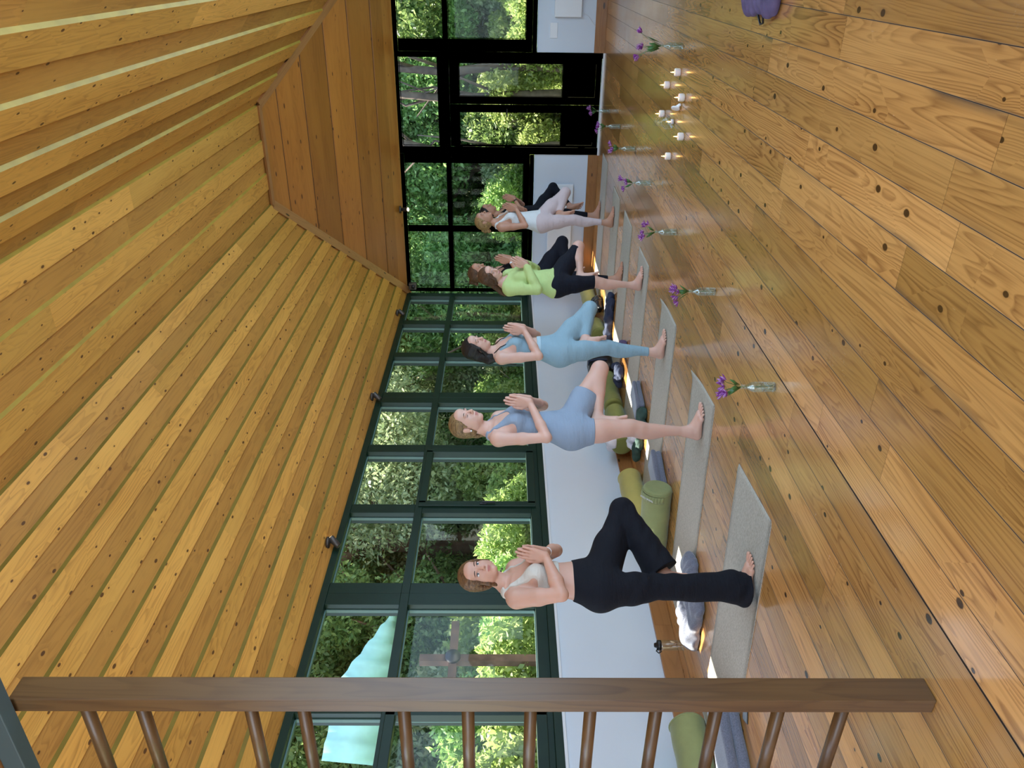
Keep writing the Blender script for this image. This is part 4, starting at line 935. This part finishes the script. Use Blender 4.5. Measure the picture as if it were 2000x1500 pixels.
def folded(c, s, rz, mat, label, layers=2, name='blanket', cat='blanket'):
    pr = []; t = s[2] / layers; rr = random.Random(int(abs(c[0]) * 100))
    for i in range(layers): pr.append(rbox((c[0] + rr.uniform(-.01, .01), c[1] + rr.uniform(-.01, .01), t * (2 * i + 1) + .002), (s[0] - rr.uniform(0, .012), s[1] - rr.uniform(0, .012), t * .98), min(t * .9, .028), rz, .004))
    wp = lambda x, y, z: (.004 * np.sin(16 * x + 3 * z * 9) * np.sin(13 * y + 1)).astype(np.float32)
    o = solid(pr, .007, mat, name, warp=wp); return tag(o, label, cat)
def pile(c, s, mat, label, seed=1, name='garment', cat='clothes', rz=0, n=7):
    rr = random.Random(seed); pr = []; cr, sr = math.cos(rz), math.sin(rz)
    for i in range(n):
        u, v = rr.uniform(-.75, .75) * s[0], rr.uniform(-.7, .7) * s[1]; r = (s[0] * rr.uniform(.3, .5), s[1] * rr.uniform(.35, .6), s[2] * rr.uniform(.5, .9)); a = rz + rr.uniform(-.6, .6)
        R = np.array([[math.cos(a), -math.sin(a), 0], [math.sin(a), math.cos(a), 0], [0, 0, 1]]); pr.append(ellp((c[0] + u * cr - v * sr, c[1] + u * sr + v * cr, c[2] + s[2] * .42), r, R, .02))
    lo, hi = bounds(pr, .03); h = .007; n_ = tuple(int(v) for v in np.ceil((hi - lo) / h) + 1); F, ax = evalp(pr, lo, n_, h)
    X, Y, Z = ax[0][:, None, None], ax[1][None, :, None], ax[2][None, None, :]
    F = F + (.009 * np.sin(34 * X + 21 * Y + 5 * np.sin(19 * Y + seed)) * np.sin(27 * Y - 12 * X + 40 * Z)).astype(np.float32)
    F = np.maximum(F, (c[2] + .004 - Z).astype(np.float32) + 0 * F)
    V_, Q_ = nets(F, lo, h); o = npmesh(name, V_, Q_, mat, True); return tag(o, label, cat)
folded((-3.83, 5.34), (.11, .19, .045), -.25, M['wool'], 'small folded blue-grey blanket at the end of the sage bolster', 2)
folded((-3.93, 2.74), (.14, .36, .062), -.32, M['wool'], 'thick folded blue-grey blanket behind the ladder rungs', 2)
pile((-3.90, 3.93, 0), (.30, .20, .085), M['wool'], 'rumpled grey blanket in the sun beside the clear drink bottle', 5, 'blanket', 'blanket', rz=.35, n=9)
folded((-3.80, 6.52), (.11, .20, .040), -.2, M['wool'], 'small blue-grey blanket behind the knee of the grey-blue romper', 2)
pile((-3.83, 6.23, .0), (.13, .10, .075), M['dkgreen'], 'dark green garment next to the blanket behind the romper', 3, n=6)
pile((-4.22, 6.30, .0), (.14, .13, .07), M['dkgreen'], 'dark green towel lit by the sun on the floor below the white cloth', 8, 'towel', 'towel', n=6)
pile((-4.47, 6.78, .17), (.11, .12, .10), M['whitecloth'], 'white cloth thrown over the end of the olive bolster', 6, 'cloth', 'cloth', n=6)
pile((-4.28, 6.55, .0), (.09, .12, .09), M['whitecloth'], 'white garment on the floor between olive bolster and dark green towel', 16, n=5)
pile((-3.98, 8.80, 0), (.36, .085, .085), M['navy'], 'long dark blue garment laid out between two mats', 4, n=9)
pile((-4.16, 7.80, 0), (.12, .20, .09), M['navy'], 'dark blue garment on the floor in front of the far olive bolster', 9, n=6)
pile((-3.74, 7.60, 0), (.13, .09, .08), M['mauve'], 'small crumpled mauve garment at the knee of the pale blue leggings', 11, n=6)
pile((-4.20, 9.95, 0), (.13, .26, .10), M['black'], 'black garment lying before the yellow-green bolster', 12, n=7)
pile((-.02, 4.42, 0), (.26, .30, .07), M['mauve'], 'crumpled purple bag on the floor at the right edge of the room', 13, 'bag', 'bag', n=9)
b = MB(); b.tube([(-.10, 4.35, .07), (-.22, 4.36, .045), (-.30, 4.40, .02), (-.31, 4.44, .02), (-.22, 4.50, .045), (-.10, 4.52, .07)], .006, 8); so = b.build('bag_cord', M['black'], bpy.data.objects['bag'], True)
# backpack against the wall
bp = thing('backpack', 'black backpack standing at the wall behind the romper knee', 'backpack', (-4.46, 8.50, 0))
solid([rbox((0, 0, .15), (.11, .17, .15), .05), ellp((.07, 0, .10), (.06, .12, .08), None, .02)], .008, M['black'], 'body', bp)
for s in (-.07, .07):
    b = MB(); b.tube([(.05, s, .30), (.11, s, .30), (.135, s, .20), (.13, s, .08)], .012, 8); b.build('strap', M['navy'], bp, True)
# phone
ph = thing('phone', 'phone lying face up on the floor behind the ladder foot', 'phone', (-3.62, 2.86, 0), .5)
b = MB(); b.box((-.075, -.036, .001), (.075, .036, .009)); b.build('case', M['black'], ph, bevel=.003)
b = MB(); b.box((-.07, -.032, .009), (.07, .032, .0098)); b.build('screen', plain('phone_screen', (.25, .30, .33), .05), ph)
# drink bottle with black lid
db = thing('drink_bottle', 'clear drink bottle with black flip lid beside the baseboard', 'bottle', (-4.46, 4.07, 0))
b = MB(); b.lathe([(0, .001), (.036, .001), (.038, .01), (.038, .155), (.034, .175)]); b.build('bottle_body', M['bglass'], db, True)
b = MB(); b.lathe([(0, .172), (.037, .172), (.038, .20), (.02, .205), (.015, .222), (0, .224)]); b.build('lid', M['black'], db, True)
b = MB(); b.tube([(0, -.03, .20), (.0, -.055, .215), (0, -.075, .20), (0, -.06, .18), (0, -.038, .185)], .005, 8); b.build('loop', M['black'], db, True)

# bottles with purple flowers
def flower_bottle(x, y, a, label1, label2, nf=3, seed=0, sc=1.0, hh=0):
    t = thing('glass_bottle', label1, 'bottle', (x, y, 0), 0, 'small glass bottles with flowers'); rr = random.Random(seed)
    prof = [(0, .002), (.024, .002), (.0275, .008), (.0275, .105), (.024, .118), (.012, .138), (.011, .160), (.0135, .166), (.0135, .170)]
    b = MB(); b.lathe(prof); b.lathe([(r * .86, z) for r, z in prof[2:]][::-1]); b.build('bottle_glass', M['bglass'], t, True)
    b = MB(); b.lathe([(0, .006), (.022, .006), (.0232, .012), (.0232, .062), (0, .062)]); b.build('water', M['water'], t, True)
    f = thing('flowers', label2, 'flowers', (x, y, 0), 0, 'purple flowers in small glass bottles')
    for k in range(nf):
        az = a + (k - (nf - 1) / 2) * 2.2 + rr.uniform(-.3, .3); sp = rr.uniform(.036, .058) + hh * .5; top = Vector((math.cos(az) * sp, math.sin(az) * sp, rr.uniform(.238, .272) + hh * rr.uniform(.5, 1.1)))
        st_ = MB(); st_.tube([(math.cos(az) * -.012, math.sin(az) * -.012, .012), (0, 0, .10), (0.0, 0, .166), tuple(top * .6 + Vector((0, 0, .085))), tuple(top)], [.0018, .0018, .0018, .0016, .0014], 6); s_o = st_.build('stem', M['stem'], f, True)
        for j in range(2):
            la_ = az + rr.uniform(-1.2, 1.2); l0 = Vector((top.x * .25, top.y * .25, .175)); l1 = l0 + Vector((math.cos(la_) * .042, math.sin(la_) * .042, .062 + hh * .4)); mid = (l0 + l1) / 2; sd = Vector((-math.sin(la_), math.cos(la_), 0)) * .014
            b = MB(); b.quad([tuple(l0), tuple(mid - sd + Vector((0, 0, .004))), tuple(l1), tuple(mid + sd + Vector((0, 0, .004)))]); lo_ = b.build('leaf', M['stem'], f, True); md = lo_.modifiers.new('s', 'SOLIDIFY'); md.thickness = .0008
        up = (top - Vector((0, 0, .17))).normalized(); q = up.to_track_quat('Z', 'Y').to_matrix()
        bl = MB(); bl2 = MB()
        for hd in range(3):
            cc = top + Vector((rr.uniform(-.020, .020), rr.uniform(-.020, .020), rr.uniform(-.018, .012)))
            for j in range(6):
                an = j * PI / 3 + rr.uniform(-.15, .15); dirv = q @ Vector((math.cos(an) * .62, math.sin(an) * .62, .8)); R3 = dirv.to_track_quat('Z', 'Y').to_matrix()
                (bl if j % 3 else bl2).ell(tuple(cc + dirv * .015), (.0068, .0026, .0185), R3, 8, 6)
        bo = bl.build('blossom', M['petal'], f, True); bl2.build('pale_petal', M['petal2'], bo, True)
BP = [((-1.868, 3.352), 'nearest glass bottle of the row, before the romper mat'), ((-1.872, 4.605), 'glass bottle before the mat of the pale blue leggings'), ((-1.888, 5.863), 'glass bottle before the mat of the lime shirt'), ((-1.832, 7.125), 'glass bottle before the mat behind the lime shirt'),
      ((-1.745, 8.158), 'glass bottle before the pink leggings mat'), ((-1.75, 9.36), 'glass bottle before the farthest mat, in front of the door'), ((-1.755, 10.40), 'farthest glass bottle, closest to the glass door'), ((-.600, 6.385), 'glass bottle standing alone at the right of the candles')]
for i, ((x, y), l) in enumerate(BP): flower_bottle(x, y, .5 + i * .9, l, 'purple flowers in the ' + l, 3 if i < 7 else 5, 20 + i, hh=0 if i < 7 else .09)

# candles
def candle(x, y, label):
    t = thing('candle', label, 'candle', (x, y, 0), 0, 'white candles on the floor')
    b = MB(); b.lathe([(0, .001), (.024, .001), (.029, .010), (.029, .040), (.026, .046), (.022, .043), (0, .042)], n=20); b.build('wax', M['candle'], t, True)
    b = MB(); b.tube([(0, 0, .042), (0, 0, .052)], .001, 6); b.build('wick', M['black'], t)
    b = MB(); b.lathe([(0, .047), (.0036, .052), (.0042, .058), (.0026, .068), (.0006, .079), (0, .080)], n=12); b.build('flame', M['flame'], t, True)
    return t
for (x, y), l in [((-.785, 6.372), 'lit white candle nearest to the flower bottle standing alone'), ((-.928, 6.735), 'lit white candle farthest back, second from the right'), ((-.932, 6.13), 'lit white candle beside the white shell'), ((-1.193, 6.01), 'lit white candle just left of the glass lantern'), ((-1.425, 6.395), 'lit white candle at the left end of the group'), ((-1.17, 6.83), 'white candle standing behind the glass lantern')]: candle(x, y, l)
t = thing('lantern', 'round clear glass lantern with wide neck and candle inside', 'lantern', (-1.158, 6.41, 0))
pf = [(0, .002), (.03, .002), (.052, .018), (.062, .045), (.056, .075), (.036, .095), (.033, .12), (.036, .162)]
b = MB(); b.lathe(pf, n=32); b.build('globe', glass('milky_glass', (.88, .92, .98), .05), t, True)
b = MB(); b.lathe([(0, .006), (.019, .006), (.019, .026), (0, .026)]); b.build('tea_light', M['candle'], t, True)
b = MB(); b.lathe([(0, .028), (.005, .034), (.0055, .042), (.003, .052), (0, .062)], n=12); b.build('flame', M['flame'], t, True)
o = solid([ellp((-1.03, 6.25, .035), (.012, .045, .035), np.array(rotm(.4, .3)), .01), cone((-1.0, 6.22, .012), (-1.04, 6.29, .05), .012, .006, .012)], .004, M['white'], 'shell'); tag(o, 'small white shell leaning between candle and lantern', 'shell')
# ------------------------------------------------------------------ the garden outside
g = MB(); g.quad([(-60, -20, -.35), (30, -20, -.35), (30, 60, -.35), (-60, 60, -.35)]); st(g.build('ground', M['soil']))
def leafcloud(name, n, blobs, size, mat, seed, aspect=.45, droop=.2):
    r = np.random.RandomState(seed); bl = np.array(blobs, float); wts = (bl[:, 3] * bl[:, 4] * bl[:, 5]) ** .7; wts /= wts.sum()
    k = r.choice(len(bl), n, p=wts); d = r.normal(size=(n, 3)); d /= np.linalg.norm(d, axis=1)[:, None]; rad = r.uniform(.2, 1.05, n) ** .4
    rad *= 1 + .25 * np.sin(d[:, 0] * 9 + k) * np.sin(d[:, 1] * 8 + 2 * k) * np.sin(d[:, 2] * 7)
    c = bl[k, :3] + d * bl[k, 3:] * rad[:, None]
    a = r.normal(size=(n, 3)); a[:, 2] -= droop; a /= np.linalg.norm(a, axis=1)[:, None]; b = np.cross(a, r.normal(size=(n, 3))); b /= np.linalg.norm(b, axis=1)[:, None]
    s = size * r.uniform(.6, 1.4, n)[:, None]; nn = np.cross(a, b)
    V_ = np.stack([c - a * s, c - b * s * aspect + nn * s * .1, c + a * s, c + b * s * aspect + nn * s * .1], 1).reshape(-1, 3); Q_ = np.arange(n * 4).reshape(-1, 4)
    me_o = npmesh(name, V_, Q_, mat, False); return me_o
def trunk(mb, h, r, seed, br=5, lean=.3, first=.35):
    rr = random.Random(seed); pts = []; x = y = 0
    for i in range(9):
        z = -.1 + (h + .1) * i / 8; pts.append((x, y, z)); x += rr.uniform(-.12, .12) * lean * 2 + lean * .04 * h / 4; y += rr.uniform(-.12, .12) * lean * 2
    mb.tube(pts, [r * (1.35 if i == 0 else 1) * (1 - .085 * i) for i in range(9)], 10)
    for k in range(br):
        i = rr.randint(int(8 * first), 7); p = Vector(pts[i]); a = rr.uniform(0, 2 * PI); L_ = h * rr.uniform(.22, .42); d = Vector((math.cos(a), math.sin(a), rr.uniform(.35, 1.0)))
        bp_ = [tuple(p + d * L_ * t + Vector((rr.uniform(-.1, .1), rr.uniform(-.1, .1), .15 * t * t * L_))) for t in (0, .35, .7, 1)]; mb.tube(bp_, [r * .5, r * .36, r * .24, r * .1], 7)
protos = {}
def proto(kind, seed):
    key = (kind, seed)
    if key in protos: return protos[key]
    rr = random.Random(seed * 13 + 5)
    root = link('tree' if kind in ('tall', 'oak') else 'shrub', None)
    b = MB()
    if kind == 'tall':
        trunk(b, 6.5, .14, seed, 8, .45, .3); blobs = [(rr.uniform(-1.5, 1.5), rr.uniform(-1.5, 1.5), rr.uniform(2.4, 7), rr.uniform(.7, 1.3), rr.uniform(.7, 1.3), rr.uniform(.5, 1.0)) for _ in range(17)]; n, sz, mt = 60000, .055, 'leafA'
    elif kind == 'oak':
        trunk(b, 6.0, .36, seed, 6, .5, .28); blobs = [(rr.uniform(-2.2, 2.2), rr.uniform(-2.2, 2.2), rr.uniform(3.2, 7), rr.uniform(.8, 1.4), rr.uniform(.8, 1.4), rr.uniform(.5, .9)) for _ in range(16)]; n, sz, mt = 60000, .05, 'leafC'
    elif kind == 'bright':
        for q in range(5): b.tube([(0, 0, -.1), (rr.uniform(-.3, .3), rr.uniform(-.3, .3), .8), (rr.uniform(-.7, .7), rr.uniform(-.7, .7), 1.7)], [.02, .015, .008], 6)
        blobs = [(rr.uniform(-.8, .8), rr.uniform(-.8, .8), rr.uniform(.3, 1.9), rr.uniform(.35, .6), rr.uniform(.35, .6), rr.uniform(.35, .6)) for _ in range(12)]; n, sz, mt = 30000, .045, 'leafB'
    else:
        for q in range(5): b.tube([(0, 0, -.1), (rr.uniform(-.4, .4), rr.uniform(-.4, .4), 1.0), (rr.uniform(-.9, .9), rr.uniform(-.9, .9), 2.2)], [.035, .025, .01], 6)
        blobs = [(rr.uniform(-1.1, 1.1), rr.uniform(-1.1, 1.1), rr.uniform(.2, 2.7), rr.uniform(.5, .8), rr.uniform(.5, .8), rr.uniform(.4, .7)) for _ in range(13)]; n, sz, mt = 45000, .045, 'leafC' if seed % 2 else 'leafA'
    t = b.build('trunk' if kind in ('tall', 'oak') else 'stems', M['bark2'] if seed % 2 else M['bark'], root, True)
    l = leafcloud('foliage', n, blobs, sz, M[mt], seed); l.parent = root
    root.location = (0, 0, -500); protos[key] = root; root['used'] = 0; return root
def plant(kind, seed, x, y, s, rz, label, cat, group):
    r = proto(kind, seed)
    if r['used']:
        ch = list(r.children); n_ = r.copy(); COL.objects.link(n_)
        for c in ch: d = c.copy(); COL.objects.link(d); d.parent = n_
        r = n_
    else: r['used'] = 1
    r.location = (x, y, -.35); r.scale = (s, s, s); r.rotation_euler = (0, 0, rz); tag(r, label, cat, group)
rg = random.Random(11)

def GT(k, w): a = 'reddish' if k % 2 else 'grey-brown'; return ('tall leafy tree with %s trunk outside the %s windows' % (a, w), 'tree', '%s-trunked trees outside the %s windows' % (a, w))
def GS(k, w): a = {1: 'olive green', 2: 'dark green', 3: 'pale olive', 4: 'deep green'}[k]; return ('%s leafy shrub outside the %s windows' % (a, w), 'shrub', '%s shrubs outside the %s windows' % (a, w))
G3 = ('low bright green shrub growing outside just beyond the side windows', 'shrub', 'bright shrubs outside the side windows')
# beyond the side windows
plant('oak', 2, -10.9, 15.2, 1.0, .5, 'thick-trunked tree outside the side window behind the woman in the romper', 'tree', None)
plant('oak', 3, -10.6, 12.3, 1.0, 2.2, 'broad tree outside the side window above the nearest woman', 'tree', None)
for x, y, s, k in [(-12.0, 4.2, 1.0, 1), (-12.5, 8.2, 1.1, 4), (-11.2, 10.3, .95, 1), (-14.0, 14.0, 1.0, 4), (-12.2, 18.5, 1.1, 1), (-9.4, 18.2, .85, 4), (-15.5, 16, 1.25, 1), (-11.0, 21.5, 1.2, 4), (-16.5, 10.5, 1.3, 4), (-17, 21.5, 1.4, 1), (-14, 26, 1.4, 4)]:
    plant('tall', k, x, y, s, rg.uniform(0, 6), *GT(k, 'side'))
for i in range(30):
    y = 2.6 + i * .85; x = -11.2 - 2.2 * (i % 3) - rg.uniform(0, .8); plant('shrub', 1 + i % 4, x, y, rg.uniform(1.1, 1.6), rg.uniform(0, 6), *GS(1 + i % 4, 'side'))
for i, (x, y) in enumerate([(-7.9, 3.6), (-7.7, 5.0), (-8.2, 6.0), (-7.8, 7.2), (-8.5, 8.3), (-7.8, 9.2), (-9.4, 5.4), (-9.6, 6.7), (-10.2, 3.6), (-8.1, 10.6), (-8.3, 12.0), (-8.4, 14.6), (-7.8, 16.0), (-9.2, 4.4), (-9.6, 7.8)]):
    plant('bright', 1 + i % 2, x, y, rg.uniform(.85, 1.15), rg.uniform(0, 6), *G3)
# beyond the back windows
for x, y, s, k in [(-6.9, 16.2, .95, 1), (-4.3, 17.6, 1.0, 4), (-1.9, 16.6, .95, 1), (.4, 17.5, 1.0, 4), (-5.6, 20.5, 1.2, 4), (-2.9, 21, 1.25, 1), (-.3, 21.5, 1.3, 4), (2.8, 18.5, 1.1, 1)]:
    plant('tall', k, x, y, s, rg.uniform(0, 6), *GT(k, 'back'))
for i in range(16):
    x = -8.2 + i * .72; y = 16.4 + 1.9 * (i % 3) + rg.uniform(0, .6); plant('shrub', 1 + i % 4, x, y, rg.uniform(.9, 1.3), rg.uniform(0, 6), *GS(1 + i % 4, 'back'))
for i, (x, y) in enumerate([(-1.2, 14.9), (-2.4, 15.3), (-.5, 15.6), (-4.6, 15.2)]): plant('bright', 1 + i % 2, x, y, .95, rg.uniform(0, 6), 'bright green shrub growing outside beyond the back wall windows', 'shrub', 'bright shrubs outside the back windows')
for i, (x0, x1) in enumerate([(-2.15, -2.05), (-1.72, -1.62), (-3.05, -2.95)]):
    b = MB(); rr = random.Random(i); b.tube([(x0 + rr.uniform(-.1, .1) * z * .5, 14.2, z - .4) for z in (0, .9, 1.8, 2.7, 3.8, 5)], [.11, .085, .075, .07, .06, .04], 9)
    for k in range(5):
        z = 1.4 + k * .5; b.tube([(x0, 14.2, z), (x0 + rr.uniform(-.5, .5), 14.2 + rr.uniform(-.3, .3), z + .7), (x0 + rr.uniform(-1, 1), 14.2, z + 1.5)], [.035, .022, .01], 6)
    tag(b.build('bare_tree', M['bark'], smooth=True), ['slim bare trunk outside the left leaf of the glass door', 'slim bare trunk outside the right leaf of the glass door', 'slim bare trunk outside the back window beside the door'][i], 'tree')
# garden wall, cross standing in for a reflection in the glass, and turquoise awning
b = MB(); b.box((-6.25, -2, -.4), (-6.0, 11.3, .42)); tag(b.build('garden_wall', M['stone'], bevel=.02), 'low mossy stone wall outside below the side windows', 'wall')
cr = thing('reflection_cross', 'brown cross with a round boss, stand-in for a reflection in the window', 'cross', (-6.95, 6.12, -.35))
b = MB(); b.box((-.04, -.05, 0), (.04, .05, 2.62)); b.build('post', M['bark2'], cr)
b = MB(); b.box((-.035, -.55, 2.20), (.035, .55, 2.29)); b.build('crossbeam', M['bark2'], cr)
b = MB(); b.tube([(.04, 0, 2.245), (.08, 0, 2.245)], .085, 20); b.build('boss', M['steel'], cr, True)
aw = thing('awning', 'pale turquoise cloth awning hanging in the garden above the cross', 'awning', (-9.0, 7.9, 2.9))
n = 26; V_ = []; Q_ = []
for i in range(n + 1):
    t = i / n; fold = .03 * math.sin(i * 1.9)
    V_.append((fold, .95 - 2.6 * t, .05 - .15 * t)); V_.append((.15 + fold, .93 - 2.6 * t, .08 + .62 * min(1, t * 1.9)))
for i in range(n): Q_.append((2 * i, 2 * i + 1, 2 * i + 3, 2 * i + 2))
ca = npmesh('cloth', np.array(V_), np.array(Q_), M['tarp'], True, aw); md = ca.modifiers.new('s', 'SOLIDIFY'); md.thickness = .006
b = MB(); b.tube([(0, .97, -3.25), (0, .97, .25)], .03, 10); b.build('pole', M['steel'], aw, True)

for i in range(14):
    plant('shrub', 1 + i % 4, -19.5 + (i % 2), 2 + i * 2.3, 2.6, rg.uniform(0, 6), 'big distant shrub closing the garden behind the side window trees', 'shrub', 'distant shrubs behind the side window trees')
for i in range(8):
    plant('shrub', 1 + i % 4, -13 + i * 2.4, 26 + (i % 2), 2.6, rg.uniform(0, 6), 'big distant shrub closing the garden behind the back window trees', 'shrub', 'distant shrubs behind the back window trees')
